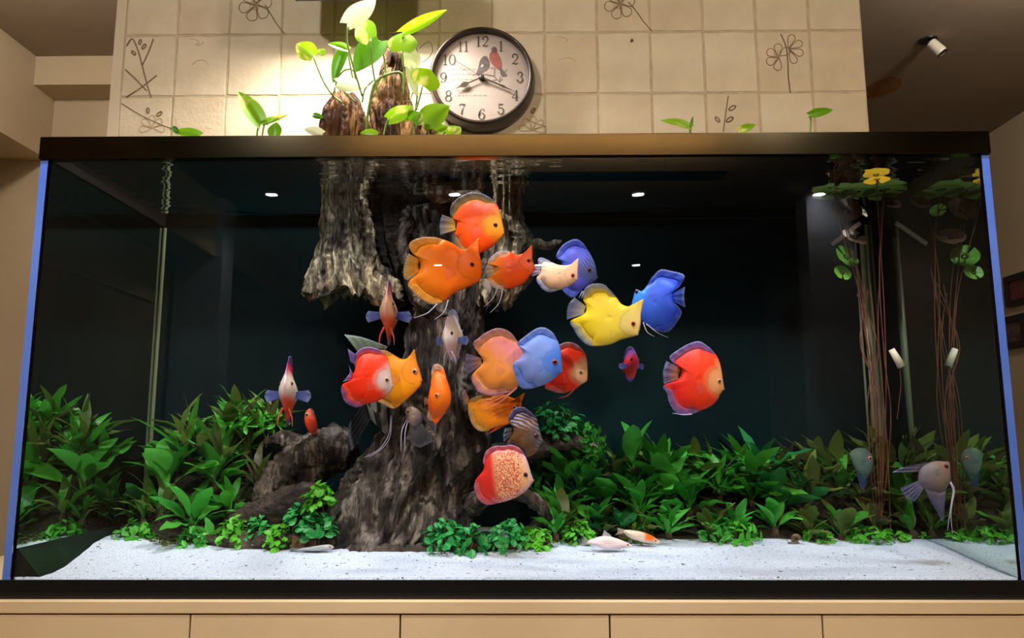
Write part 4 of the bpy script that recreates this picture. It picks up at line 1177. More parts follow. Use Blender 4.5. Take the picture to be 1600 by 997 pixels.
clump('anubias_clump', 1398, 836, .31, 40, 22, 40, .020, 'leaf_petite', 'small creeping clump left of the pale angelfish fin', seed=25, width=.45)

# right bank: a thicket of crypts
GR = 'leafy plants of the right bank'
plant('sword_plant', gpos(992, .40, .075), 'broad', 'leaf_bright', 3, .13, 'few upright oval leaves standing high above the right thicket', 'leafy plants of the right bank', mats=['leaf_bright'], pmin=66, pmax=88)
SPEC = [(1000, .36, 'sword', ['leaf_bright'], 13, .12, 'tall bright green sword plant standing out of the right bank'),
        (930, .33, 'round', ['leaf_dark', 'leaf_bright'], 8, .085, 'broad round-leaved dark anubias at the left of the right bank'),
        (880, .31, 'sword', ['leaf_mid', 'leaf_olive'], 10, .10, 'green plant just right of the speckled discus'),
        (868, .29, 'sword', ['leaf_bright'], 7, .075, 'small bright rosette beside the low root branch'),
        (972, .31, 'round', ['leaf_dark'], 7, .07, 'low dark anubias behind the white bottom fish')]
for (px, Y, kd, ms, n, L, lab) in SPEC:
    plant('sword_plant' if kd == 'sword' else 'anubias_plant', gpos(px, Y, .01), kd, ms[0], n, L, lab, GR, mats=ms)
row_lab = {0: 'crypt plant in the back row of the right thicket, %s from the left', 1: 'crypt plant in the middle row of the right thicket, %s from the left',
           2: 'low crypt plant at the sandy front of the right thicket, %s from the left'}
cnt = {}
ORD = 'first second third fourth fifth sixth seventh eighth ninth tenth eleventh twelfth thirteenth fourteenth fifteenth sixteenth seventeenth eighteenth nineteenth twentieth'.split()
for row, (Y, step, L, n, kinds, ms) in enumerate((
        (.44, 40, .125, 11, ('sword', 'narrow', 'sword'), ['leaf_mid', 'leaf_dark', 'leaf_olive', 'leaf_mid', 'leaf_brown']),
        (.385, 44, .115, 12, ('sword', 'broad', 'sword'), ['leaf_mid', 'leaf_bright', 'leaf_dark', 'leaf_mid']),
        (.33, 52, .085, 10, ('sword', 'sword', 'broad'), ['leaf_mid', 'leaf_bright', 'leaf_olive', 'leaf_dark']))):
    px = 850 + row * 22
    while px < 1440:
        y_ = Y + PR.uniform(-.015, .012); kd = PR.choice(kinds)
        sub = [PR.choice(ms), PR.choice(ms)]
        side = px > 1230
        if side: sub = [PR.choice(['leaf_olive', 'leaf_mid', 'leaf_brown', 'leaf_dark']), 'leaf_olive']
        cnt[row] = cnt.get(row, 0) + 1
        lab = row_lab[row] % ORD[cnt[row] - 1]
        plant('crypt_plant', gpos(px + PR.uniform(-8, 8), y_, PR.uniform(0, .025) if row < 2 else 0), kd, sub[0], n, L * PR.uniform(.85, 1.15), lab,
              'crypts of the right thicket, %s row' % ('back', 'middle', 'front')[row], mats=sub)
        px += step * PR.uniform(.85, 1.15)
clump('leaf_bush', 1072, 715, .45, 110, 60, 130, .034, 'leaf_mid', 'feathery green bush at the back under the red discus on the right', seed=30, width=.3)
clump('leaf_bush', 1180, 740, .45, 90, 50, 90, .034, 'leaf_mid', 'feathery green bush at the back right of the middle thicket', seed=31, width=.3)
clump('leaf_bush', 985, 730, .45, 90, 40, 90, .026, 'leaf_dark', 'dark low bush behind the tall sword plant', seed=32, width=.4)
# single outstanding leaves in the right part
plant('crypt_plant', gpos(1368, .37, .02), 'sword', 'leaf_gold', 6, .07, 'golden yellow young crypt below the lily stems', None, mats=['leaf_gold'])
plant('crypt_plant', gpos(1462, .43, .01), 'sword', 'leaf_olive', 11, .15, 'large olive crypt behind the pale angelfish', None, mats=['leaf_olive', 'leaf_mid'])
plant('crypt_plant', gpos(1435, .36, .0), 'sword', 'leaf_olive', 9, .11, 'olive crypt in front of the right glass corner', None, mats=['leaf_olive', 'leaf_mid'])
clump('anubias_clump', 1452, 838, .33, 40, 26, 40, .022, 'leaf_petite', 'bright low clump against the right glass near the sand edge', seed=33, width=.45)

# ---------------------------------------------------------------- lily with floating pads
ly0 = gpos(1375, .335, .0)
lily = empty('water_lily', ly0, 'water lily with long reddish stems and floating pads in the right corner', 'plant')
def L_(p): return Vector(p) - ly0
def lily_stem(pts, r=.0013):
    P = [tuple(L_(p)) for p in pts]
    MB().tube(resample(catmull(P, 8), 40), r, 5).build('stem', M['lotusstem'], lily, smooth=True)
def surf(px, py, dz=-.0015):
    d = ray(px, py); t = (WZ + dz - CAM_LOC.z) / d.z; p = CAM_LOC + d * t
    p.y = max(.05, min(p.y, GY - .03)); p.x = max(-GX + .06, min(GX - .06, p.x)); return p
def pad(c, r, m, name='floating_pad', tilt=(0, 0), a0=0.0, bend=.0):
    vs = [(0, 0, 0)]; fs = []; n = 30; R = 4
    for j in range(1, R + 1):
        for k in range(n + 1):
            a = a0 + .14 + (2 * pi - .28) * k / n; rr = r * j / R
            w_ = 1 + .012 * sin(5 * a)
            vs.append((rr * w_ * cos(a), rr * w_ * sin(a), bend * (rr / r) ** 2 * r + .0006 * sin(7 * a) * j / R))
    for k in range(n): fs.append((0, 1 + k, 2 + k))
    for j in range(R - 1):
        for k in range(n):
            a = 1 + j * (n + 1) + k; fs.append((a, a + 1, a + n + 2, a + n + 1))
    me = make_mesh(name, vs, fs, smooth=True, recalc=False); me.materials.append(M[m])
    return link(name, me, lily, L_(c), (tilt[0], tilt[1], 0))
padc = []
for (px, py, r, m) in ((1302, 301, .044, 'pad'), (1338, 300, .040, 'pad'), (1382, 297, .046, 'pad'), (1412, 306, .030, 'pad')):
    c = surf(px, py, -.003); pad(c, r, m, a0=px * .1, bend=-.06); padc.append(c)
cg = surf(1370, 280, -.005); pad(cg, .026, 'padgold', a0=1.0, bend=-.10)
lily_stem([ly0, at(1372, 640, .325), at(1350, 480, .31), at(1318, 345, .30), padc[0]])
lily_stem([ly0, at(1366, 640, .325), at(1345, 470, .31), at(1312, 352, .29), padc[0] + Vector((.006, 0, 0))])
lily_stem([ly0, at(1365, 600, .325), at(1345, 440, .315), at(1322, 340, .30), padc[1]])
lily_stem([ly0, at(1384, 640, .325), at(1383, 520, .315), at(1378, 420, .30), at(1372, 330, .28), cg])
lily_stem([ly0, at(1380, 640, .325), at(1372, 520, .32), at(1376, 400, .30), padc[2]])
lily_stem([ly0, at(1392, 660, .325), at(1382, 560, .32), at(1374, 430, .30), padc[3]])
for k in range(5):
    r_ = random.Random(k + 60)
    lily_stem([ly0 + Vector((r_.uniform(-.02, .02), r_.uniform(-.02, .02), 0)), at(1368 + r_.uniform(-22, 14), 640, .325), at(1360 + r_.uniform(-25, 15), 540, .32), at(1348 + r_.uniform(-10, 30), 430 + r_.uniform(-30, 30), .34)], .0010)
for (px, py, Y, r, m, tx, ty) in ((1322, 402, .31, .030, 'padgreen', 1.0, .7), (1316, 427, .305, .020, 'padgreen', 1.1, .3), (1322, 330, .30, .034, 'padbrown', 1.1, -.2),
                                  (1335, 372, .315, .030, 'padbrown', .8, .3), (1345, 330, .32, .018, 'padgreen', .8, .9), (1392, 318, .29, .022, 'padbrown', .9, .1)):
    pad(at(px, py, Y), r, m, 'submerged_leaf', (tx, ty), a0=py * .07, bend=.15)
# pipe and bracket in the right corner
pp = at(1356, 500, .43)
pipe = empty('filter_pipe', (pp.x, .43, .06), 'thin upright clear pipe in the right back corner with white bracket', 'pipe')
mb = MB(); mb.tube([(0, 0, 0), (0, 0, at(1356, 372, .43).z - .06)], .007, 12); mb.build('pipe', mat('green_pipe', srgb(120, 128, 104), 0.3), pipe, smooth=True)
mb = MB(); mb.tube([(-.012, .01, 0), (-.012, .01, at(1356, 352, .43).z - .06)], .0028, 8); mb.build('rod', M['silicone'], pipe, smooth=True)
a_, b_ = at(1302, 381, .42) - pipe.location, at(1346, 347, .42) - pipe.location
d_ = (b_ - a_).normalized(); n_ = Vector((-d_.z, 0, d_.x)) * .005
mb = MB(); y_ = -.004
mb.prism([((a_ + n_).x, (a_ + n_).z), ((b_ + n_).x, (b_ + n_).z), ((b_ - n_).x, (b_ - n_).z), ((a_ - n_).x, (a_ - n_).z)], y_, y_ + .003); mb.build('bracket', M['white'], pipe)
a_, b_ = at(1393, 546, .265), at(1409, 573, .265)
cl = empty('feeding_clip', (a_ + b_) / 2, 'small white tube clip hanging before the right corner', 'clip')
mb = MB(); mb.tube([(a_ - b_) * .5, (b_ - a_) * .5], [.0065, .0085], 12); mb.build('tube', M['white'], cl, smooth=True)
MB().tube([(b_ - a_) * .48, (b_ - a_) * .5 + Vector((.001, 0, -.002))], [.0060, .006], 12).build('opening', M['block'], cl)
MB().tube([(b_ - a_) * .3, Vector((.006, .002, -.06)), Vector((-.004, .01, -.13))], .0008, 4).build('thread', M['lotusstem'], cl)
# ---------------------------------------------------------------- fish
def crop(ox, oy, s):
    return lambda pts: [(ox + x / s, oy + y / s) for x, y in pts]
cA = crop(620, 290, 4.746); cB = crop(820, 360, 5.248); cC = crop(410, 430, 3.988); cD = crop(530, 510, 4.75)
cE = crop(710, 490, 4.986); cF = crop(720, 600, 4.9875); cG = crop(940, 520, 7.124); cH = crop(1370, 700, 6.65); cI = crop(780, 580, 3.324)

def fin_strip(name, base, tip, cb, ct, parent, rows=5, cols=22, th=.0007, y0=0.0, ruffle=.0012, ab=.95, at_=.6, ray=.82, bars=None):
    """fin between a base line and a tip line, both in local x,z (or x,y,z)"""
    B = resample(catmull([tuple(p) for p in base], 6), cols); T = resample(catmull([tuple(p) for p in tip], 6), cols)
    def p3(p, r, k):
        if len(p) == 3: return Vector(p)
        return Vector((p[0], y0 + ruffle * r * sin(k * 1.1), p[1]))
    vs = []; cs = []; fs = []
    for s in (-1, 1):
        for j in range(rows):
            t = j / (rows - 1)
            for k in range(cols):
                a = p3(B[k], 0, k); b = p3(T[k], 1, k); p = a.lerp(b, t)
                if len(B[k]) == 2: p.y = y0 + ruffle * t * sin(k * .9) + s * th * (1 - .6 * t)
                else: p.z += s * th * (1 - .6 * t)
                if j == rows - 1 and k % 2: p = a.lerp(b, .975)
                vs.append(p)
                c = lerp(cb, ct, t); f = ray if k % 2 else 1.0
                if j == rows - 1: c = lerp(c, (.62, .68, .86), .35)
                if bars and any(a <= k / cols <= b for a, b in bars): c = lerp(c, (.012, .011, .013), .92)
                cs.append((c[0] * f, c[1] * f, c[2] * f, ab + (at_ - ab) * t))
    N = rows * cols
    for s in range(2):
        for j in range(rows - 1):
            for k in range(cols - 1):
                a = s * N + j * cols + k; fs.append((a, a + 1, a + cols + 1, a + cols))
    ring = [k for k in range(cols)] + [j * cols + cols - 1 for j in range(1, rows)] + [(rows - 1) * cols + k for k in range(cols - 2, -1, -1)] + [j * cols for j in range(rows - 2, 0, -1)]
    for i in range(len(ring)):
        a, b = ring[i], ring[(i + 1) % len(ring)]; fs.append((a, b, N + b, N + a))
    me = make_mesh(name, vs, fs, cs, smooth=True); me.materials.append(M['fin'])
    return link(name, me, parent)

def build_fish(name, label, origin, out, T, eye, d, col, rot=(0, 0, 0), dors=None, anal=None, tail=None, skin='fish', iris='iris_pale', re=.0047,
               fils=(), filcol=None, group=None, cat='fish', pect=.30, rb=.80, spread=False, pectcol=None, power=.6, colfn=None, eye2=True, fincut=None, gill=True, pelvic=None, zprof=None):
    """out: outline in local x,z; d: +1 head towards +x; col: dict of colours"""
    S = 6; K = len(out) * S
    P = catmull([tuple(p) for p in out], S, True)
    o = empty(name, origin, label, cat, group, rot=rot)
    rbk = [1.0] * K
    for rg in (dors, anal):
        if rg:
            a, b = rg[0] * S, rg[1] * S
            for k in range(a, b + 1):
                t = (k - a) / max(1, b - a)
                rbk[k % K] = 1 - (1 - rb) * min(1, sin(pi * t) * 1.9 + .02)
    R = sum(sqrt(x * x + z * z) for x, z in P) / K
    xs = [p[0] for p in P]; xmax = max(abs(min(xs)), abs(max(xs)))
    zs = [p[1] for p in P]; zmax = max(abs(min(zs)), abs(max(zs)))
    Mr = 16; vs = []; cs = []; fs = []
    base, b2, face, rimc, finc = col['base'], col.get('base2', col['base']), col.get('face', col['base']), col.get('rim', col['base']), col.get('fin', (.3, .35, .7))
    def paint(x, z, rho, k):
        if colfn: return colfn(x / xmax * d, z / zmax, rho, k)
        c = lerp(base, b2, sst(-.2, 1.0, -x * d / xmax))
        n_ = noise.noise((x * 40, z * 40, sum(map(ord, label)) % 97)); c = tuple(max(0, v * (1 + .10 * n_)) for v in c)
        de = sqrt((x - eye[0]) ** 2 + (z - eye[1]) ** 2) / R
        de += .06 * noise.noise((x * 90, z * 90, 4))
        fm = sst(.62, .22, de)
        fm = max(fm, sst(eye[0] * d - .25 * R, eye[0] * d + .15 * R, x * d) * sst(.85, .40, de))
        c = lerp(c, face, fm)
        if rbk[k] < .97: c = lerp(c, rimc, sst(.84, 1.0, rho) * .8)
        if gill and x * d < eye[0] * d: c = tuple(v * (1 - .22 * exp(-((de - .42) / .03) ** 2)) for v in c)
        return (c[0], c[1], c[2], 1.0 if not col.get('mask') else col['mask'](x / xmax * d, z / zmax, rho))
    rad = [sqrt(P[k][0] ** 2 + P[k][1] ** 2) * rbk[k] for k in range(K)]
    W = K // 6
    Rs = [sum(rad[(k + i) % K] for i in range(-W, W + 1)) / (2 * W + 1) for k in range(K)]
    def thick(rho, k): return (T * max(0.0, 1 - (rho * rad[k] / Rs[k]) ** 2) ** power + .0014) * sqrt(max(0.0, 1 - rho ** 6))
    vs.append((0, -T, 0)); cs.append(paint(0, 0, 0, 0)); vs.append((0, T, 0)); cs.append(paint(0, 0, 0, 0))
    idx = {}
    for j in range(1, Mr + 1):
        rho = (j / Mr) ** .85
        for k in range(K):
            x, z = P[k][0] * rho * rbk[k], P[k][1] * rho * rbk[k]
            c = paint(x, z, rho, k); t = thick(rho, k) * (zprof(z / zmax) if zprof else 1)
            if j < Mr:
                idx[(0, j, k)] = len(vs); vs.append((x, -t, z)); cs.append(c)
                idx[(1, j, k)] = len(vs); vs.append((x, t, z)); cs.append(c)
            else:
                idx[(0, j, k)] = idx[(1, j, k)] = len(vs); vs.append((x, 0, z)); cs.append(c)
    for s in (0, 1):
        for k in range(K):
            k2 = (k + 1) % K
            fs.append((s, idx[(s, 1, k)], idx[(s, 1, k2)]))
            for j in range(1, Mr): fs.append((idx[(s, j, k)], idx[(s, j + 1, k)], idx[(s, j + 1, k2)], idx[(s, j, k2)]))
    me = make_mesh('body', vs, fs, cs, smooth=True); me.materials.append(M[skin])
    link('body', me, o)
    ft = col.get('fintip', finc)
    for nm, rg in (('dorsal_fin', dors), ('anal_fin', anal)):
        if rg:
            ks = [k % K for k in range(rg[0] * S, rg[1] * S + 1)]
            bl = [(P[k][0] * rbk[k] * .965, P[k][1] * rbk[k] * .965) for k in ks]; tl_ = [P[k] for k in ks]
            fin_strip(nm, bl, tl_, col.get('finbase', rimc), ft, o, cols=len(ks), ab=.97, at_=col.get('fa', .72))
    if tail:
        b0, tips = tail
        fin_strip('tail_fin', b0, tips, col.get('tailbase', lerp(base, finc, .4)), col.get('tail', finc), o, cols=19, at_=col.get('fa', .72) * .85, ray=.7)
    def surf_t(x, z):
        best = 0.5; bk = 0; a = math.atan2(z, x)
        bd = 9
        for k in range(K):
            aa = math.atan2(P[k][1], P[k][0]); dd = abs((aa - a + pi) % (2 * pi) - pi)
            if dd < bd: bd = dd; bk = k; best = sqrt(x * x + z * z) / (sqrt(P[k][0] ** 2 + P[k][1] ** 2) * rbk[k] + 1e-9)
        return thick(min(.98, best), bk) * (zprof(z / zmax) if zprof else 1)
    te = surf_t(*eye)
    for s in ((-1, 1) if eye2 else (-1,)):
        ey = MB().ball((eye[0], s * (te - re * .05), eye[1]), re, re * .62, re, 14, 8).build('eye', M[iris], o, smooth=True)
        MB().ball((eye[0], s * (te + re * .36), eye[1]), re * .55, re * .36, re * .55, 12, 8).build('pupil', M['pupil'], ey, smooth=True)
    # mouth: two small lips at the front of the head
    if not spread and gill:
        mx_, mz_ = P[0][0] - d * .0012, P[0][1]
        lip = lerp(face, (.25, .06, .04), .35)
        mb = MB(); mb.ball((mx_, 0, mz_ + .0011), .0030, .0032, .0014, 10, 6, (*lip, 1)); mb.ball((mx_ - d * .0006, 0, mz_ - .0013), .0028, .0030, .0013, 10, 6, (*lip, 1))
        mb.build('mouth', M['fish'], o, smooth=True, usecol=True)
    if pect:
        pc_ = pectcol or lerp(base, (1, .95, .9), .22)
        px_, pz_ = eye[0] - d * .46 * R, eye[1] - .26 * R
        tp = surf_t(px_, pz_); l = pect * R
        for s in (-1, 1):
            if spread:
                b0 = [(px_ + .02 * R, s * tp * .9, pz_ + .09 * R), (px_, s * tp * .95, pz_), (px_ - .02 * R, s * tp * .9, pz_ - .10 * R)]
                t0_ = [(px_ - .1 * R, s * (tp + l * .82), pz_ + .16 * R), (px_ - .15 * R, s * (tp + l), pz_ + .0 * R), (px_ - .1 * R, s * (tp + l * .8), pz_ - .20 * R)]
            else:
                b0 = [(px_, s * tp * .98, pz_ + .07 * R), (px_, s * tp, pz_), (px_, s * tp * .98, pz_ - .07 * R)]
                t0_ = [(px_ - d * l * .9, s * (tp + .12 * l), pz_ + .20 * R), (px_ - d * l, s * (tp + .16 * l), pz_ - .02 * R), (px_ - d * l * .85, s * (tp + .1 * l), pz_ - .22 * R)]
            fin_strip('pectoral_fin', b0, t0_, pc_, pc_, o, rows=4, cols=11, th=.0003, ab=.16 if not spread else .8, at_=.10 if not spread else .7, ray=.7)
    for f in fils:
        pts = [Vector((x, -T * .2, z)) for x, z in f]
        pts = resample(catmull([tuple(p) for p in pts], 6), 18)
        mb = MB(); mb.tube(pts, [.0013 * (1 - .75 * k / 17) for k in range(18)], 5)
        fo = mb.build('pelvic_filament', M['filament'] if not filcol else filcol, o, smooth=True)
    if pelvic:
        for (b0, t0_) in pelvic:
            fin_strip('pelvic_fin', b0, t0_, col.get('pelv', finc), col.get('pelv', finc), o, rows=4, cols=9, at_=.6)
    return o

def pfish(name, label, cpx, out, Y, d, eye, col, T=.0115, yaw=0.0, tail=None, fils=(), pelvic=None, **kw):
    """fish laid out from its place in the photograph at depth Y"""
    o3 = at(cpx[0], cpx[1], Y)
    sx = 1 / cos(radians(yaw))
    def L(p):
        w_ = at(p[0], p[1], Y); return ((w_.x - o3.x) * sx, w_.z - o3.z)
    tl_ = None
    if tail: tl_ = ([L(p) for p in tail[0]], [L(p) for p in tail[1]])
    pv = [([L(p) for p in a], [L(p) for p in b]) for a, b in pelvic] if pelvic else None
    return build_fish(name, label, o3, [L(p) for p in out], T, L(eye), d, col, rot=(0, 0, radians(yaw)), tail=tl_, fils=[[L(p) for p in f] for f in fils], pelvic=pv, **kw)

OR, OR2, RED, YEL = srgb(250, 112, 18), srgb(246, 78, 20), srgb(236, 44, 26), srgb(250, 214, 30)
LIL, BLU, DBL, CRM, WHT = srgb(126, 132, 206), srgb(84, 130, 226), srgb(58, 74, 186), srgb(246, 196, 160), srgb(238, 226, 226)
ilab = 'discus'
# top orange
c1 = cA([(795, 365), (785, 285), (768, 205), (735, 135), (690, 92), (630, 58), (555, 46), (480, 70), (418, 112), (392, 170), (405, 235), (440, 255), (436, 322), (424, 365), (428, 430), (470, 492), (540, 512), (620, 500), (690, 470), (750, 420)])
pfish('discus', 'orange discus with a grey fringed back fin, highest in the shoal', cA([(600, 320)])[0], c1, .15, 1, cA([(737, 305)])[0],
      dict(base=OR2, base2=srgb(252, 88, 20), face=srgb(232, 140, 30), rim=srgb(226, 150, 60), fin=srgb(120, 110, 120), finbase=srgb(214, 164, 90), fintip=srgb(92, 88, 96), fa=.6, tailbase=srgb(240, 190, 40), tail=srgb(140, 140, 170)),
      dors=(3, 10), anal=(13, 16), tail=(cA([(440, 250), (430, 288), (436, 325)]), cA([(330, 205), (312, 280), (318, 355)])), iris='iris_dark', yaw=-8)
c2 = cA([(628, 640), (626, 560), (612, 500), (606, 378), (575, 440), (490, 470), (420, 430), (350, 402), (270, 386), (190, 392), (120, 420), (95, 460), (122, 512), (172, 562), (172, 640), (92, 732), (112, 782), (160, 832), (220, 872), (280, 886), (350, 860), (420, 802), (500, 762), (580, 720), (615, 685)])
pfish('discus', 'largest plain orange discus with a yellow fan tail, below the highest one', cA([(370, 630)])[0], c2, .11, 1, cA([(552, 585)])[0],
      dict(base=OR, base2=srgb(252, 138, 22), face=srgb(250, 110, 18), rim=srgb(250, 160, 40), fin=srgb(246, 160, 50), fintip=srgb(236, 176, 84), fa=.85, tailbase=srgb(246, 150, 30), tail=srgb(214, 180, 90)),
      dors=(7, 12), anal=(15, 20), tail=(cA([(178, 560), (160, 600), (176, 640)]), cA([(92, 515), (62, 600), (58, 690), (88, 715)])),
      fils=[cA([(300, 880), (230, 950), (130, 990)]), cA([(380, 850), (350, 940), (280, 997)])], iris='iris_dark', T=.013, yaw=10)
c3 = cA([(1025, 625), (1006, 560), (1006, 505), (1000, 450), (962, 498), (890, 515), (840, 490), (790, 480), (740, 490), (692, 525), (672, 570), (735, 592), (735, 640), (672, 690), (700, 740), (750, 765), (800, 769), (880, 755), (940, 730), (985, 680)])
pfish('discus', 'small orange discus with white-edged fins and a pointed brow right of the largest one', cA([(840, 630)])[0], c3, .12, 1, cA([(982, 568)])[0],
      dict(base=srgb(248, 84, 24), base2=srgb(252, 140, 30), face=srgb(250, 104, 60), rim=srgb(250, 180, 120), fin=WHT, finbase=srgb(250, 190, 130), fintip=srgb(214, 206, 220), fa=.85, tailbase=srgb(250, 200, 60), tail=srgb(190, 180, 200)),
      dors=(6, 10), anal=(13, 16), tail=(cA([(738, 592), (730, 615), (738, 640)]), cA([(668, 572), (648, 620), (668, 680)])),
      fils=[cA([(750, 755), (712, 835), (645, 895)]), cA([(788, 768), (760, 870), (692, 940)])], iris='iris_red', T=.012, yaw=-12,
      pelvic=[(cA([(660, 680), (700, 720)]), cA([(600, 700), (690, 800)]))])
c4 = cB([(432, 395), (436, 330), (442, 226), (400, 265), (340, 285), (270, 282), (225, 265), (180, 240), (130, 226), (106, 248), (115, 290), (130, 312), (125, 355), (95, 400), (112, 450), (155, 495), (210, 510), (280, 490), (330, 472), (390, 440)])
pfish('discus', 'cream peach discus with milky blue fins in front of a violet blue one', cB([(270, 370)])[0], c4, .17, 1, cB([(385, 372)])[0],
      dict(base=CRM, base2=srgb(246, 206, 170), face=srgb(250, 196, 156), rim=srgb(236, 216, 206), fin=srgb(150, 164, 214), finbase=srgb(226, 214, 214), fintip=srgb(120, 140, 208), fa=.85, tail=srgb(110, 130, 190)),
      dors=(6, 11), anal=(13, 17), tail=(cB([(132, 310), (124, 332), (130, 356)]), cB([(82, 300), (60, 345), (58, 385)])), iris='iris_red', T=.013, yaw=8)
c5 = cB([(597, 380), (586, 300), (562, 230), (520, 160), (470, 95), (420, 72), (370, 85), (310, 125), (265, 190), (260, 230), (300, 270), (300, 345), (290, 420), (305, 490), (340, 530), (390, 555), (430, 532), (480, 480), (540, 440), (580, 410)])
pfish('discus', 'violet blue discus with wavy forehead lines behind the cream one', cB([(430, 320)])[0], c5, .235, 1, cB([(518, 330)])[0],
      dict(base=srgb(86, 88, 204), base2=srgb(64, 82, 190), face=srgb(70, 78, 120), rim=srgb(88, 100, 224), fin=DBL, fintip=srgb(96, 120, 220), fa=.9, pelv=srgb(180, 190, 230), mask=lambda fx, fz, r: sst(-.1, .3, fx) * sst(-.2, .2, fz) * .7), skin='fish_wave',
      dors=(3, 9), anal=(12, 16), iris='iris_dark', yaw=10, fils=[cB([(470, 500), (455, 530), (440, 556)]), cB([(480, 500), (472, 530), (460, 560)])])
c6 = cB([(922, 855), (945, 770), (947, 700), (968, 572), (920, 610), (850, 628), (790, 605), (750, 550), (700, 490), (655, 445), (600, 432), (530, 442), (485, 490), (480, 560), (505, 618), (488, 680), (376, 738), (400, 800), (440, 870), (500, 930), (570, 950), (700, 936), (780, 900), (850, 882)])
pfish('discus', 'bright yellow discus with a blue white fan tail', cB([(690, 720)])[0], c6, .13, 1, cB([(885, 772)])[0],
      dict(base=srgb(246, 216, 70), base2=srgb(252, 216, 14), face=srgb(238, 208, 120), rim=srgb(252, 222, 20), fin=srgb(130, 150, 200), finbase=srgb(250, 220, 40), fintip=srgb(112, 140, 196), fa=.85, tailbase=srgb(240, 232, 210), tail=srgb(96, 120, 200)),
      dors=(7, 13), anal=(16, 20), tail=(cB([(505, 620), (492, 650), (490, 682)]), cB([(410, 542), (365, 590), (348, 650), (346, 726)])), iris='iris_red', yaw=-8, rb=.76, re=.0048)
c7 = cB([(890, 605), (900, 540), (922, 472), (965, 490), (1005, 448), (1045, 385), (1110, 325), (1190, 342), (1290, 385), (1262, 460), (1212, 515), (1205, 530), (1208, 590), (1270, 680), (1230, 770), (1170, 837), (1100, 830), (1040, 800), (975, 745), (945, 690), (935, 640)])
pfish('discus', 'deep blue discus turned left behind the yellow one', cB([(1080, 600)])[0], c7, .20, -1, cB([(930, 492)])[0],
      dict(base=srgb(58, 98, 226), base2=srgb(44, 78, 214), face=srgb(60, 140, 236), rim=srgb(40, 74, 214), fin=srgb(44, 70, 206), fintip=srgb(60, 84, 190), fa=.85, tail=srgb(56, 80, 170)),
      dors=(4, 10), anal=(12, 17), tail=(cB([(1203, 525), (1200, 560), (1206, 592)]), cB([(1296, 480), (1290, 560), (1300, 650)])), iris='iris_dark', yaw=-22,
      fils=[cB([(980, 750), (1010, 830), (1068, 872)]), cB([(1005, 765), (1090, 840), (1172, 885)])], gill=False)
c12 = cG([(1370, 622), (1362, 540), (1346, 430), (1320, 320), (1270, 230), (1190, 150), (1110, 100), (1050, 95), (950, 130), (840, 195), (750, 272), (800, 350), (885, 408), (850, 520), (684, 592), (720, 680), (750, 790), (810, 880), (900, 925), (1000, 910), (1100, 870), (1230, 812), (1300, 740), (1325, 690)])
pfish('discus', 'scarlet discus with violet fringe swimming alone at the far right', cG([(1060, 520)])[0], c12, .13, 1, cG([(1300, 540)])[0],
      dict(base=srgb(240, 62, 30), base2=srgb(230, 34, 40), face=srgb(232, 160, 104), rim=srgb(214, 66, 70), fin=LIL, finbase=srgb(184, 96, 130), fintip=srgb(104, 100, 180), fa=.85, tailbase=srgb(210, 130, 60), tail=srgb(78, 88, 160)),
      dors=(4, 12), anal=(14, 20), tail=(cG([(888, 405), (850, 460), (850, 522)]), cG([(712, 318), (676, 430), (684, 580)])), iris='iris_pale', yaw=6, rb=.82,
      fils=[cG([(1000, 905), (900, 912), (775, 896)])])
def col13(fx, fz, rho, k):
    c = lerp(srgb(246, 150, 66), srgb(244, 142, 150), sst(-.1, .5, fz * .7 + fx * .5))
    c = lerp(c, srgb(248, 176, 120), sst(.8, 1, rho) * .5)
    c = tuple(v * (1 - .18 * exp(-((fx - .42) / .03) ** 2) * (1 if abs(fz) < .4 else 0)) for v in c)
    return (*c, 1)
c13 = cE([(560, 400), (552, 290), (500, 230), (450, 160), (400, 125), (330, 112), (250, 140), (180, 190), (142, 230), (180, 300), (215, 348), (215, 390), (132, 480), (150, 560), (200, 620), (290, 640), (380, 630), (450, 602), (500, 565), (545, 490)])
pfish('discus', 'pink and apricot discus half hidden by the pale blue one', cE([(370, 400)])[0], c13, .18, 1, cE([(510, 380)])[0],
      dict(base=srgb(244, 150, 110), base2=srgb(246, 160, 76), face=srgb(244, 160, 150), rim=srgb(248, 170, 130), fin=srgb(220, 150, 160), finbase=srgb(246, 176, 120), fintip=srgb(214, 140, 170), fa=.85, tailbase=srgb(214, 150, 100), tail=srgb(96, 116, 186)),
      dors=(2, 9), anal=(12, 17), tail=(cE([(218, 345), (208, 368), (216, 392)]), cE([(88, 308), (76, 400), (92, 480)])), yaw=-10, colfn=col13,
      fils=[cE([(490, 580), (400, 640), (235, 710)]), cE([(480, 590), (350, 695), (210, 758)])], filcol=mat('filament_rose', srgb(244, 140, 130), 0.4))
c14 = cE([(840, 447), (838, 370), (830, 280), (800, 200), (760, 140), (700, 108), (640, 116), (560, 170), (500, 220), (492, 245), (532, 300), (512, 350), (456, 400), (480, 500), (510, 575), (570, 590), (640, 575), (720, 545), (790, 497)])
pfish('discus', 'pale sky blue discus with a red eye beside the pink one', cE([(670, 370)])[0], c14, .13, 1, cE([(775, 380)])[0],
      dict(base=srgb(118, 146, 222), base2=srgb(126, 140, 206), face=srgb(78, 130, 232), rim=srgb(86, 132, 236), fin=BLU, finbase=srgb(104, 140, 230), fintip=srgb(110, 130, 206), fa=.9),
      dors=(3, 9), anal=(12, 16), iris='iris_red', yaw=8, re=.006)
c15 = cE([(1030, 522), (1036, 440), (1030, 360), (1010, 300), (960, 245), (890, 220), (830, 236), (780, 270), (765, 320), (758, 400), (745, 470), (706, 572), (760, 605), (820, 620), (870, 615), (940, 590), (985, 555)])
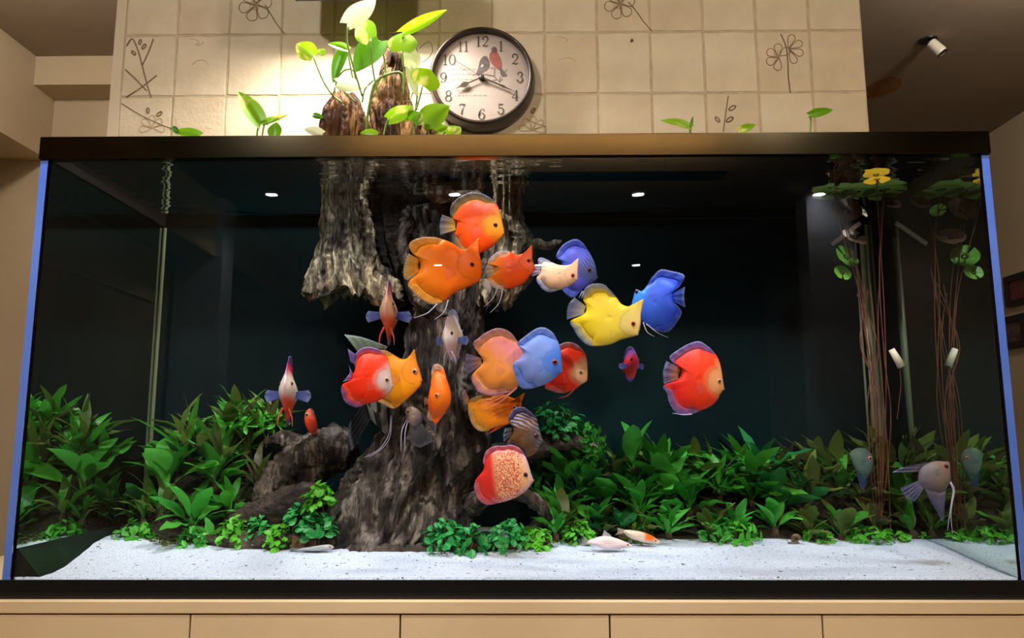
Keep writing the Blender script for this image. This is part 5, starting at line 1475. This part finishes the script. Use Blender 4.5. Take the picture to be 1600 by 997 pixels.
pfish('discus', 'vermilion discus with a pale face peeking out behind the pale blue one', cE([(890, 440)])[0], c15, .205, 1, cE([(988, 463)])[0],
      dict(base=srgb(244, 52, 18), base2=srgb(236, 40, 24), face=srgb(236, 180, 140), rim=srgb(246, 80, 30), fin=srgb(150, 110, 110), finbase=srgb(246, 80, 40), fintip=srgb(190, 120, 130), fa=.9),
      dors=(3, 8), anal=(11, 14), iris='iris_pale', yaw=-8, fils=[cE([(935, 590), (880, 640), (812, 660)])], filcol=mat('filament_red', srgb(236, 80, 40), 0.4))
c16 = cE([(520, 760), (525, 690), (548, 618), (500, 665), (440, 652), (390, 632), (330, 625), (250, 630), (180, 640), (130, 662), (108, 690), (102, 722), (110, 790), (140, 870), (190, 915), (250, 915), (320, 890), (420, 862), (485, 810)])
pfish('discus', 'plain tangerine discus tucked under the pink one, brow spike raised', cE([(320, 765)])[0], c16, .215, 1, cE([(470, 735)])[0],
      dict(base=srgb(250, 134, 22), base2=srgb(250, 160, 36), face=srgb(250, 120, 18), rim=srgb(246, 180, 80), fin=srgb(230, 190, 110), finbase=srgb(250, 170, 50), fintip=srgb(214, 180, 120), fa=.85, tail=srgb(150, 150, 170), pelv=srgb(246, 100, 40)),
      dors=(6, 10), anal=(11, 15), tail=(cE([(115, 670), (105, 700), (108, 725)]), cE([(80, 585), (52, 640), (92, 700)])), iris='iris_pale', yaw=-6,
      pelvic=[(cE([(330, 885), (400, 868)]), cE([(240, 950), (310, 918)]))])
c17 = cF([(640, 447), (626, 400), (610, 340), (590, 270), (540, 212), (480, 178), (420, 190), (380, 240), (372, 290), (406, 340), (398, 400), (360, 460), (400, 505), (470, 540), (520, 572), (580, 540), (612, 492)])
pfish('discus', 'brown discus with thin blue wavy stripes, just above the speckled one', cF([(500, 385)])[0], c17, .165, 1, cF([(580, 405)])[0],
      dict(base=srgb(112, 76, 44), base2=srgb(104, 70, 44), face=srgb(96, 84, 78), rim=srgb(70, 60, 90), fin=srgb(66, 58, 86), finbase=srgb(74, 64, 96), fintip=srgb(110, 104, 160), fa=.92, tail=srgb(90, 96, 130), tailbase=srgb(100, 80, 60),
           mask=lambda fx, fz, r: sst(.05, .45, fz) * .9 + sst(.45, .7, fx) * .35),
      skin='fish_maze', dors=(3, 8), anal=(11, 14), tail=(cF([(408, 340), (398, 370), (400, 402)]), cF([(345, 345), (330, 395), (335, 450)])), iris='iris_dark', T=.013, yaw=8, re=.0055)
c18 = cF([(564, 752), (546, 690), (526, 620), (500, 560), (460, 502), (400, 475), (330, 482), (260, 485), (200, 520), (172, 590), (180, 640), (176, 664), (160, 692), (112, 752), (104, 820), (130, 900), (200, 945), (290, 930), (400, 897), (480, 852), (535, 800)])
def col18(fx, fz, rho, k):
    c = lerp(srgb(226, 50, 40), srgb(248, 196, 158), sst(-.42, -.12, fx + .12 * fz))
    c = lerp(c, srgb(246, 190, 140), sst(.45, .8, fx))
    if rho > .8 and fx > -.4: c = lerp(c, srgb(196, 170, 210), sst(.8, .98, rho) * .6)
    return (c[0], c[1], c[2], sst(-.45, -.2, fx) * sst(.75, .45, fx) * .95)
pfish('discus', 'red and cream speckled discus low in front of the trunk', cF([(340, 710)])[0], c18, .115, 1, cF([(508, 705)])[0],
      dict(base=RED, face=CRM, rim=srgb(220, 80, 80), fin=srgb(214, 60, 56), finbase=srgb(226, 90, 90), fintip=srgb(206, 110, 140), fa=.92),
      skin='fish_leopard', colfn=col18, dors=(3, 10), anal=(13, 17), iris='iris_dark', yaw=-10, rb=.86)
c19 = cC([(810, 690), (800, 620), (786, 540), (760, 490), (710, 455), (650, 447), (600, 470), (576, 520), (580, 590), (566, 620), (555, 655), (500, 690), (505, 760), (530, 800), (590, 826), (645, 806), (720, 782), (785, 738)])
pfish('discus', 'red discus with a silvery white face overlapping an orange one', cC([(665, 635)])[0], c19, .125, 1, cC([(772, 652)])[0],
      dict(base=srgb(246, 56, 18), base2=srgb(236, 44, 30), face=srgb(222, 196, 190), rim=srgb(250, 100, 30), fin=srgb(120, 100, 170), finbase=srgb(240, 80, 40), fintip=srgb(84, 76, 150), fa=.9, tail=srgb(130, 130, 200)),
      dors=(3, 8), anal=(11, 15), tail=(cC([(570, 620), (562, 635), (558, 652)]), cC([(542, 560), (548, 610), (506, 668)])), iris='iris_pale', yaw=10,
      pelvic=[(cC([(578, 560), (590, 500)]), cC([(552, 540), (536, 460)]))])
c20 = cC([(998, 660), (986, 600), (966, 540), (950, 465), (930, 510), (870, 522), (810, 490), (760, 465), (700, 470), (650, 505), (636, 580), (636, 660), (680, 760), (740, 802), (820, 832), (880, 792), (940, 742), (985, 695)])
pfish('discus', 'amber orange discus with a horn-like brow behind the white-faced red one', cC([(830, 640)])[0], c20, .185, 1, cC([(960, 605)])[0],
      dict(base=srgb(250, 156, 24), base2=srgb(250, 176, 30), face=srgb(250, 150, 40), rim=srgb(252, 190, 60), fin=srgb(248, 190, 80), fintip=srgb(244, 200, 130), fa=.9),
      dors=(6, 10), anal=(12, 14), iris='iris_pale', yaw=-12, re=.006)
c21 = cD([(790, 640), (818, 590), (826, 540), (820, 480), (800, 400), (776, 315), (740, 282), (705, 282), (684, 320), (682, 380), (690, 430), (672, 520), (656, 620), (652, 690), (690, 702), (715, 728), (752, 690)])
pfish('discus', 'narrow orange discus turning towards the front beside the trunk', cD([(745, 510)])[0], c21, .155, 1, cD([(758, 515)])[0],
      dict(base=srgb(248, 108, 22), base2=srgb(246, 96, 20), face=srgb(250, 120, 30), rim=srgb(250, 140, 50), fin=srgb(230, 170, 130), finbase=srgb(236, 160, 110), fintip=srgb(216, 180, 156), fa=.92, pelv=srgb(240, 90, 40)),
      dors=(5, 9), anal=(12, 14), iris='iris_pale', T=.020, yaw=-18, pect=.25, gill=True)
cs_ = cC([(300, 830), (270, 850), (262, 900), (275, 950), (305, 990), (335, 992), (343, 950), (332, 890), (318, 845)])
pfish('discus', 'blurred small red discus half in shade behind the left front-facing one', cC([(302, 910)])[0], cs_, .33, -1, cC([(285, 870)])[0],
      dict(base=srgb(226, 66, 30), base2=srgb(206, 70, 44), face=srgb(190, 90, 60), rim=srgb(150, 70, 60), fin=srgb(120, 80, 90)), dors=(7, 9), T=.010, pect=0, gill=False)

# front-facing discus
GEN = [(1.0, -.10), (.92, .18), (.80, .45), (.58, .72), (.25, .95), (-.10, 1.0), (-.45, .90), (-.72, .66), (-.84, .34), (-.80, .12), (-.80, -.12), (-.84, -.34), (-.70, -.68), (-.42, -.90), (-.05, -.98), (.30, -.88), (.62, -.66), (.86, -.38)]
def front_fish(label, px, ytop, ybot, Y, wpx, col, pc, pw, yawd, tiltd=0, filc=None, legs=True):
    a, b = at(px, ytop, Y), at(px, ybot, Y); h = (a.z - b.z) / 2; s = (at(px + 50, ytop, Y).x - at(px - 50, ytop, Y).x) / 100
    c = (a + b) / 2
    out = [(x * h * 1.02, z * h) for x, z in GEN]
    o = build_fish('discus', label, c, out, wpx * s / 2 * .92, (.66 * h, .10 * h), 1, col, rot=(0, radians(tiltd), radians(-90 + yawd)), dors=(3, 8), anal=(11, 15),
                   tail=([(-.78 * h, .12 * h), (-.8 * h, 0), (-.78 * h, -.12 * h)], [(-1.15 * h, .3 * h), (-1.2 * h, 0), (-1.15 * h, -.3 * h)]), spread=True, pect=pw * s / h * 1.0,
                   pectcol=pc, iris='iris_dark', re=.0042, power=.5, zprof=lambda q: .10 + 1.0 * exp(-((q + .06) / .46) ** 2), rb=.84, fils=[], gill=False, colfn=col.get('fn'))
    if legs:
        for sd in (-1, 1):
            mb = MB(); T_ = wpx * s / 2
            mb.tube(resample(catmull([(.5 * h, sd * T_ * .3, -.55 * h), (.45 * h, sd * T_ * .8, -.80 * h), (.40 * h, sd * T_ * .9, -1.05 * h)], 6), 12), [.0028 * (1 - .8 * k / 11) for k in range(12)], 5)
            mb.build('pelvic_filament', filc or M['filament'], o, smooth=True)
    return o
def ff(top, face, belly, edge):
    def f(fx, fz, rho, k):
        c = lerp(face, top, sst(.25, .60, fz)); c = lerp(belly, c, sst(-.40, -.12, fz))
        c = lerp(c, edge, sst(.80, 1.0, rho) * (.7 if fz > .3 else .2)); return (*c, 1)
    return f
filr = mat('filament_salmon', srgb(224, 96, 70), 0.4)
front_fish('front-facing discus with rosy forehead and orange chin, under the upper trunk', 608, 436, 541, .20, 25, dict(base=srgb(240, 130, 90), face=CRM, rim=srgb(230, 150, 150), fin=LIL, fn=ff(srgb(232, 110, 116), srgb(240, 190, 160), srgb(240, 100, 40), srgb(190, 140, 190))), srgb(112, 128, 206), 24, 4, -4, filr)
front_fish('front-facing white discus between the trunk and the pink one', 708, 484, 568, .19, 21, dict(base=WHT, face=WHT, rim=srgb(220, 214, 230), fin=srgb(150, 170, 236), fn=ff(srgb(236, 222, 230), srgb(240, 224, 218), srgb(236, 206, 210), srgb(214, 206, 236))), srgb(126, 150, 236), 17, -14, 6)
front_fish('front-facing discus with white face and red chin above the left plants', 451, 556, 667, .17, 24, dict(base=srgb(230, 60, 70), face=WHT, rim=srgb(180, 90, 170), fin=srgb(90, 70, 160), fn=ff(srgb(226, 52, 74), srgb(236, 218, 206), srgb(236, 84, 40), srgb(150, 80, 170))), srgb(104, 118, 190), 24, 10, -6, filr)
front_fish('tiny red front-facing discus hovering between the yellow and the scarlet ones', 985, 541, 597, .26, 15, dict(base=srgb(206, 40, 60), face=srgb(190, 50, 70), rim=srgb(150, 90, 180), fin=srgb(80, 90, 180), fn=ff(srgb(150, 90, 170), srgb(206, 44, 62), srgb(226, 70, 60), srgb(130, 90, 180))), srgb(84, 100, 190), 14, 16, -8, filr, legs=False)

# angelfish
def angel(label, cpx, body, Y, d, eye, col, fins, fils, T=.012, yaw=0, stripes=None, iris='iris_pale', skin='fish'):
    o3 = at(cpx[0], cpx[1], Y)
    def L(p):
        w_ = at(p[0], p[1], Y); return (w_.x - o3.x, w_.z - o3.z)
    fn = None
    if stripes:
        def fn(fx, fz, rho, k):
            c = lerp(col['base'], col['base2'], sst(.2, -.8, fx))
            for (c0, w_) in stripes:
                c = lerp(c, srgb(26, 22, 24), sst(w_, w_ * .5, abs(fx - c0)))
            return (*c, 1)
    o = build_fish('angelfish', label, o3, [L(p) for p in body], T, L(eye), d, col, rot=(0, 0, radians(yaw)), iris=iris, re=.0045, cat='fish', pect=.3, gill=not stripes, colfn=fn, fils=[[L(p) for p in f] for f in fils], skin=skin)
    for (nm, b, t, cb, ct, a0, a1) in fins:
        fin_strip(nm, [L(p) for p in b], [L(p) for p in t], cb, ct, o, rows=7, cols=34, ab=a0, at_=a1, ray=.78, bars=((.10, .26), (.52, .74)) if (stripes and nm == 'anal_fin') else None)
    return o
SIL, BLK = srgb(150, 152, 136), srgb(24, 22, 24)
angel('silver angelfish with black bars mostly hidden behind the white-faced red discus', cD([(295, 400)])[0],
      cD([(400, 420), (385, 330), (340, 250), (280, 190), (215, 180), (170, 240), (150, 340), (160, 450), (200, 560), (260, 640), (330, 640), (385, 560)]), .235, 1, cD([(360, 380)])[0],
      dict(base=SIL, base2=srgb(120, 124, 110), fin=srgb(120, 130, 120)),
      [('dorsal_fin', cD([(345, 175), (280, 170), (215, 190), (170, 230)]), cD([(362, 150), (270, 115), (150, 75), (35, 58)]), srgb(110, 120, 100), srgb(150, 170, 150), .95, .75),
       ('anal_fin', cD([(395, 560), (330, 590), (260, 590), (200, 560)]), cD([(385, 690), (350, 800), (300, 760), (235, 690)]), srgb(160, 160, 150), srgb(120, 118, 112), .98, .8),
       ('tail_fin', cD([(180, 560), (200, 600), (240, 680)]), cD([(75, 720), (70, 820), (90, 930)]), srgb(40, 40, 42), srgb(20, 20, 22), .9, .75)],
      [cD([(385, 660), (370, 800), (300, 910), (185, 975)]), cD([(390, 660), (378, 820), (310, 915), (220, 970)])], stripes=[(.55, .14), (.05, .15), (-.5, .16)])
angel('marbled brown angelfish resting against the trunk knob below the narrow orange discus', cD([(560, 660)])[0],
      cD([(492, 640), (500, 605), (540, 595), (590, 620), (625, 670), (610, 720), (560, 745), (515, 715), (498, 680)]), .205, -1, cD([(515, 635)])[0],
      dict(base=srgb(150, 126, 120), base2=srgb(110, 96, 100), face=srgb(150, 140, 130), fin=srgb(110, 110, 140)),
      [('dorsal_fin', cD([(585, 615), (610, 640), (625, 680)]), cD([(640, 650), (700, 700), (725, 820)]), srgb(110, 100, 110), srgb(90, 84, 90), .95, .6),
       ('anal_fin', cD([(610, 710), (570, 740), (520, 715)]), cD([(700, 850), (600, 900), (530, 860)]), srgb(110, 104, 110), srgb(80, 76, 84), .9, .5)],
      [cD([(505, 690), (465, 780), (460, 935)]), cD([(512, 700), (490, 790), (490, 930)])], T=.010)
angel('pale grey angelfish with trailing blue fins at the far right of the tank', cH([(600, 290)])[0],
      cH([(768, 345), (765, 250), (755, 152), (690, 140), (620, 136), (520, 160), (445, 220), (432, 300), (440, 370), (490, 415), (570, 445), (680, 470), (735, 400)]), .075, 1, cH([(695, 192)])[0],
      dict(base=srgb(128, 114, 110), base2=srgb(112, 106, 122), face=srgb(142, 112, 100), fin=srgb(84, 90, 136)),  # dim light at this end of the tank put into the darker colours
      [('dorsal_fin', cH([(640, 140), (540, 158), (470, 195), (440, 250)]), cH([(520, 150), (400, 175), (260, 205), (152, 256)]), srgb(116, 108, 118), srgb(84, 92, 144), .97, .85),
       ('tail_fin', cH([(436, 340), (450, 380), (490, 418)]), cH([(240, 420), (300, 520), (390, 560)]), srgb(126, 124, 160), srgb(84, 92, 140), .95, .5),
       ('anal_fin', cH([(500, 420), (580, 440), (660, 465), (715, 440)]), cH([(560, 560), (620, 650), (690, 770), (700, 640)]), srgb(140, 134, 166), srgb(74, 82, 130), .95, .6)],
      [cH([(760, 350), (798, 430), (778, 560), (762, 700), (780, 885)]), cH([(755, 360), (785, 440), (765, 580), (745, 720), (728, 860)])], iris='iris_dark')
angel('dim blue green angelfish half hidden among plants left of the lily stems', (1346, 728),
      [(1362, 735), (1364, 715), (1356, 703), (1340, 700), (1328, 708), (1332, 722), (1340, 738), (1352, 748)], .33, 1, (1357, 716),
      dict(base=srgb(86, 110, 110), base2=srgb(76, 110, 96), face=srgb(96, 110, 116), fin=srgb(70, 96, 130)),
      [('anal_fin', [(1338, 735), (1346, 742), (1354, 745)], [(1343, 758), (1348, 766), (1354, 757)], srgb(70, 96, 130), srgb(60, 84, 140), .9, .6)], [], T=.009)

# bottom fish
def slim(label, body, tailp, Y, eye, col, T, dfin=None, d=1, whisk=None):
    cx = sum(p[0] for p in body) / len(body); cy = sum(p[1] for p in body) / len(body)
    o3 = at(cx, cy, Y)
    def L(p):
        w_ = at(p[0], p[1], Y); return (w_.x - o3.x, w_.z - o3.z)
    o = build_fish('loach', label, o3, [L(p) for p in body], T, L(eye), d, col, iris='iris_pale', re=.0026, pect=.35, gill=False, colfn=col.get('fn'), tail=([L(p) for p in tailp[0]], [L(p) for p in tailp[1]]), power=.5,
                   fils=[[L(p) for p in f] for f in (whisk or [])])
    if dfin: fin_strip('dorsal_fin', [L(p) for p in dfin[0]], [L(p) for p in dfin[1]], col['base'], col['fin'], o, cols=11, rows=4)
    return o
slim('pinkish white bottom fish gliding right over the sand', cI([(694, 910), (640, 880), (560, 856), (500, 865), (458, 884), (456, 896), (500, 908), (560, 926), (640, 921)]),
     (cI([(464, 880), (456, 890), (462, 900)]), cI([(410, 830), (440, 870), (415, 905)])), .20, cI([(668, 902)])[0],
     dict(base=srgb(226, 206, 204), base2=srgb(216, 196, 200), fin=srgb(160, 170, 180), fa=.8), .0095, (cI([(535, 858), (590, 866)]), cI([(545, 826), (578, 850)])), whisk=[cI([(692, 912), (760, 916), (838, 921)])])
slim('white bottom fish with an orange saddle following behind the pinkish one', cI([(838, 890), (790, 853), (730, 832), (655, 824), (642, 834), (680, 866), (740, 886), (800, 897)]),
     (cI([(652, 824), (645, 832), (648, 842)]), cI([(612, 812), (615, 835), (600, 852)])), .245, cI([(812, 880)])[0],
     dict(base=srgb(232, 200, 170), fin=srgb(190, 180, 150), fn=lambda fx, fz, r, k: (*lerp(srgb(226, 206, 184), srgb(240, 110, 30), sst(.05, .30, fx) * sst(.98, .6, fx) * sst(-.5, .1, fz + .3)), 1)), .0095)
slim('slender translucent grey fish lying on the sand before the trunk', [(522, 855), (514, 851), (494, 853), (470, 857), (462, 860), (480, 861), (505, 860), (518, 858)],
     ([(468, 857), (463, 859), (468, 861)], [(452, 856), (454, 860), (450, 862)]), .195, (516, 854.5), dict(base=srgb(170, 176, 176), fin=srgb(130, 140, 140)), .005)

# snail
p = at(1243, 850, .272); p.z = sand_z(p.x, .272)
sn = empty('snail', p, 'small striped brown snail on the sand at the edge of the right bank', 'snail')
mb = MB(); pts = []; rs = []
for k in range(46):
    a = k * .34; r = .0085 * exp(-.105 * a)
    pts.append((r * cos(a) * .95, .006 * (a / 15.6) - .002, .0098 + r * sin(a))); rs.append(max(.0007, r * .62))
mb.tube(pts, rs, 9)
mb.build('shell', mat('snail_shell', srgb(120, 92, 60), 0.35, var=srgb(64, 46, 32), scale=220, stretch=(1, .3, 1)), sn, smooth=True)
MB().ball((-.004, 0, .002), .013, .005, .003, 12, 6).build('foot', mat('snail_skin', srgb(96, 88, 70), 0.5), sn, smooth=True)
mb = MB(); mb.tube([(-.015, -.001, .003), (-.019, -.002, .009)], .0005, 4); mb.tube([(-.015, .001, .003), (-.018, .003, .009)], .0005, 4)
mb.build('feelers', M['root'], sn)
# ---------------------------------------------------------------- pothos growing above the water
def heart_leaf(name, w, m, fold=.25, droop=.25, roll=0.0):
    """heart-shaped blade along +x, length 1, width w; face towards -y"""
    n = 12; vs = []; fs = []
    for i in range(n + 1):
        t = i / n
        hw = w / 2 * (sin(pi * min(1, t / .62) / 2) ** .55 if t < .31 else cos(pi / 2 * max(0, (t - .31) / .69)) ** .85 * 1.0)
        if t < .31: hw = w / 2 * (.55 + .45 * sin(pi / 2 * t / .31))
        x = t - (.10 if 0 else 0)
        for s, q in ((-1, 1.0), (-.5, .55), (0, 0), (.5, .55), (1, 1.0)):
            back = -.13 * abs(s) ** 1.2 * (1 - min(1, t / .3))          # lobes reach back past the stalk
            zz = s * hw
            yy = -fold * abs(zz) * .9 + droop * t * t * .5 + roll * zz * t
            vs.append((x + back, yy, zz))
    for i in range(n):
        for s in range(4):
            a = i * 5 + s; fs.append((a, a + 1, a + 6, a + 5))
    me = make_mesh(name, vs, fs, smooth=True, recalc=False); me.materials.append(M[m]); return me

def pothos_leaf(parent, b, t, wpx, m, Y, dY=.0, fold=.25, droop=.2, turn=0.0, stalk=None):
    pb = at(b[0], b[1], Y); pt = at(t[0], t[1], Y + dY)
    d = pt - pb; l = d.length
    s = (at(b[0] + 50, b[1], Y).x - at(b[0] - 50, b[1], Y).x) / 100
    me = heart_leaf('leaf', wpx * 1.12 * s / l, m, fold, droop)
    x = d.normalized(); y = Vector((0, 1, 0)); y = (y - x * y.dot(x)).normalized(); z = x.cross(y)
    R = Matrix((x, y, z)).transposed() @ Matrix.Rotation(radians(turn), 3, 'X')
    o = link('leaf', me, parent, pb - parent.location, R.to_euler(), l)
    if stalk:
        P = [tuple(at(px, py, Y + .004) - parent.location) for px, py in stalk]
        mb = MB(); q = resample(catmull(P, 6), 14) if len(P) > 2 else P
        mb.tube(q, .0021, 6); mb.build('stalk', M['pothos_stem'], parent, smooth=True)
    return o
pv = empty('pothos_vine', at(585, 212, .30), 'variegated pothos vine climbing over the dry trunk tops before the tiled wall', 'plant')
PL = [((544, 37), (588, -4), 30, 'pothos_pale', .20, .03, .2, .15, 10, [(544, 38), (542, 60), (548, 90), (566, 150)]),
      ((579, 60), (557, 30), 34, 'pothos', .22, .02, .15, .2, -15, [(579, 61), (581, 95), (585, 122), (592, 150)]),
      ((631, 50), (700, 13), 17, 'pothos', .24, .01, .5, .2, 20, [(631, 50), (628, 66), (626, 92)]),
      ((489, 88), (462, 67), 28, 'pothos', .25, .0, .3, .2, 0, [(490, 88), (498, 110), (508, 132), (519, 148)]),
      ((500, 84), (509, 77), 12, 'pothos', .25, .0, .1, .2, 0, None),
      ((543, 78), (512, 66), 15, 'pothos', .24, .0, .5, .2, 20, [(543, 78), (546, 95), (551, 122)]),
      ((592, 64), (552, 110), 38, 'pothos_dark', .27, -.02, .2, .2, 0, [(592, 64), (600, 90), (604, 130)]),
      ((538, 80), (518, 128), 20, 'pothos_dark', .26, .0, .4, .2, 10, [(538, 80), (530, 108), (522, 145)]),
      ((528, 130), (572, 135), 20, 'pothos_pale', .23, -.01, .4, .3, 30, [(528, 130), (540, 146), (556, 160)]),
      ((532, 126), (556, 131), 12, 'pothos_dark', .245, -.01, .4, .3, 30, None),
      ((628, 80), (632, 48), 42, 'pothos', .235, .01, .15, .2, 0, [(628, 80), (630, 100), (632, 120), (630, 150)]),
      ((642, 84), (646, 116), 26, 'pothos_pale', .26, .0, .3, .2, 0, None),
      ((640, 108), (652, 152), 15, 'pothos_pale', .255, .0, .5, .2, 0, [(652, 150), (650, 165), (648, 185)]),
      ((660, 134), (672, 106), 44, 'pothos', .235, .01, .15, .2, 20, [(660, 134), (656, 152), (650, 172)]),
      ((608, 186), (646, 166), 22, 'pothos', .215, .0, .3, .2, 20, [(607, 186), (603, 196), (599, 214)]),
      ((645, 190), (658, 176), 26, 'pothos', .225, .0, .4, .2, 10, [(646, 190), (647, 202), (647, 214)]),
      ((640, 186), (630, 174), 20, 'pothos', .228, .0, .4, .2, 10, None),
      ((662, 192), (702, 163), 36, 'pothos', .26, .0, .2, .2, 0, [(664, 192), (668, 205), (672, 214)]),
      ((703, 213), (720, 198), 22, 'pothos', .25, .0, .3, .2, 0, None),
      ((682, 206), (700, 197), 16, 'pothos', .27, .0, .3, .2, 0, None),
      ((504, 209), (474, 200), 14, 'pothos_pale', .235, .0, .3, .2, 0, None),
      ((490, 180), (506, 184), 9, 'pothos_dark', .27, .0, .3, .2, 0, None),
      ((588, 212), (562, 207), 16, 'pothos', .225, .0, .3, .2, 0, None)]
for (b, t, w_, m, Y, dY, fold, droop, turn, stalk) in PL:
    pothos_leaf(pv, b, t, w_, m, Y, dY, fold, droop, turn, stalk)
for pts, r in (([(572, 214), (574, 185), (580, 150), (587, 128), (604, 117), (624, 113), (630, 122), (629, 142)], .0032), ([(566, 160), (570, 140), (584, 125)], .002), ([(519, 148), (523, 152), (534, 160)], .002),
               ([(522, 128), (538, 110), (552, 110), (556, 124), (562, 140)], .0022), ([(600, 110), (590, 132), (578, 150)], .0016), ([(648, 135), (640, 160)], .0014)):
    P = [tuple(at(px, py, .262) - pv.location) for px, py in pts]
    mb = MB(); mb.tube(resample(catmull(P, 6), 30), r, 6); mb.build('vine_stem', M['pothos_stem'], pv, smooth=True)
def sprig(px, label, leaves):
    o = empty('pothos_sprig', at(px, 214, .24), label, 'plant', 'pothos sprigs along the tank rim')
    for (b, t, w_, m, turn, stalk) in leaves:
        pothos_leaf(o, b, t, w_, m, .20, .0, .45, .2, turn, stalk)
        q = at(stalk[-1][0], stalk[-1][1], .204) if stalk else None
        if q is not None:
            mb = MB(); mb.tube([q - o.location, Vector((q.x + .003, .208, .86)) - o.location, Vector((q.x - .002, .212, WZ + .0025)) - o.location], .0020, 6); mb.build('runner', M['pothos_stem'], o, smooth=True)
    return o
sprig(408, 'pointed lime green pothos sprig at the rim left of the trunk', [((408, 194), (372, 139), 26, 'pothos', 20, [(405, 196), (402, 206), (402, 218)]), ((412, 192), (450, 178), 9, 'pothos', 10, [(414, 190), (411, 204), (409, 218)]),
      ((430, 214), (431, 190), 20, 'pothos', 0, [(430, 212), (430, 220)])])
sprig(290, 'flat yellow green pothos leaf on the rim near the left tile edge', [((312, 212), (268, 203), 16, 'pothos', 15, [(312, 212), (314, 220)]), ((276, 206), (270, 196), 8, 'pothos_dark', 15, None)])
sprig(1075, 'yellow green pothos sprig leaning left on the rim right of the clock', [((1078, 199), (1033, 185), 15, 'pothos', 20, [(1078, 199), (1079, 212)]), ((1079, 200), (1083, 180), 4, 'pothos_dark', 0, None)])
sprig(1165, 'short blunt pothos leaf on the rim below the twig tile', [((1153, 205), (1182, 194), 12, 'pothos', 10, [(1154, 204), (1153, 212)])])
sprig(1270, 'small drooping pothos leaf on a thin stalk at the right end of the rim', [((1265, 180), (1303, 170), 13, 'pothos', 0, [(1266, 178), (1267, 190), (1266, 212)])])
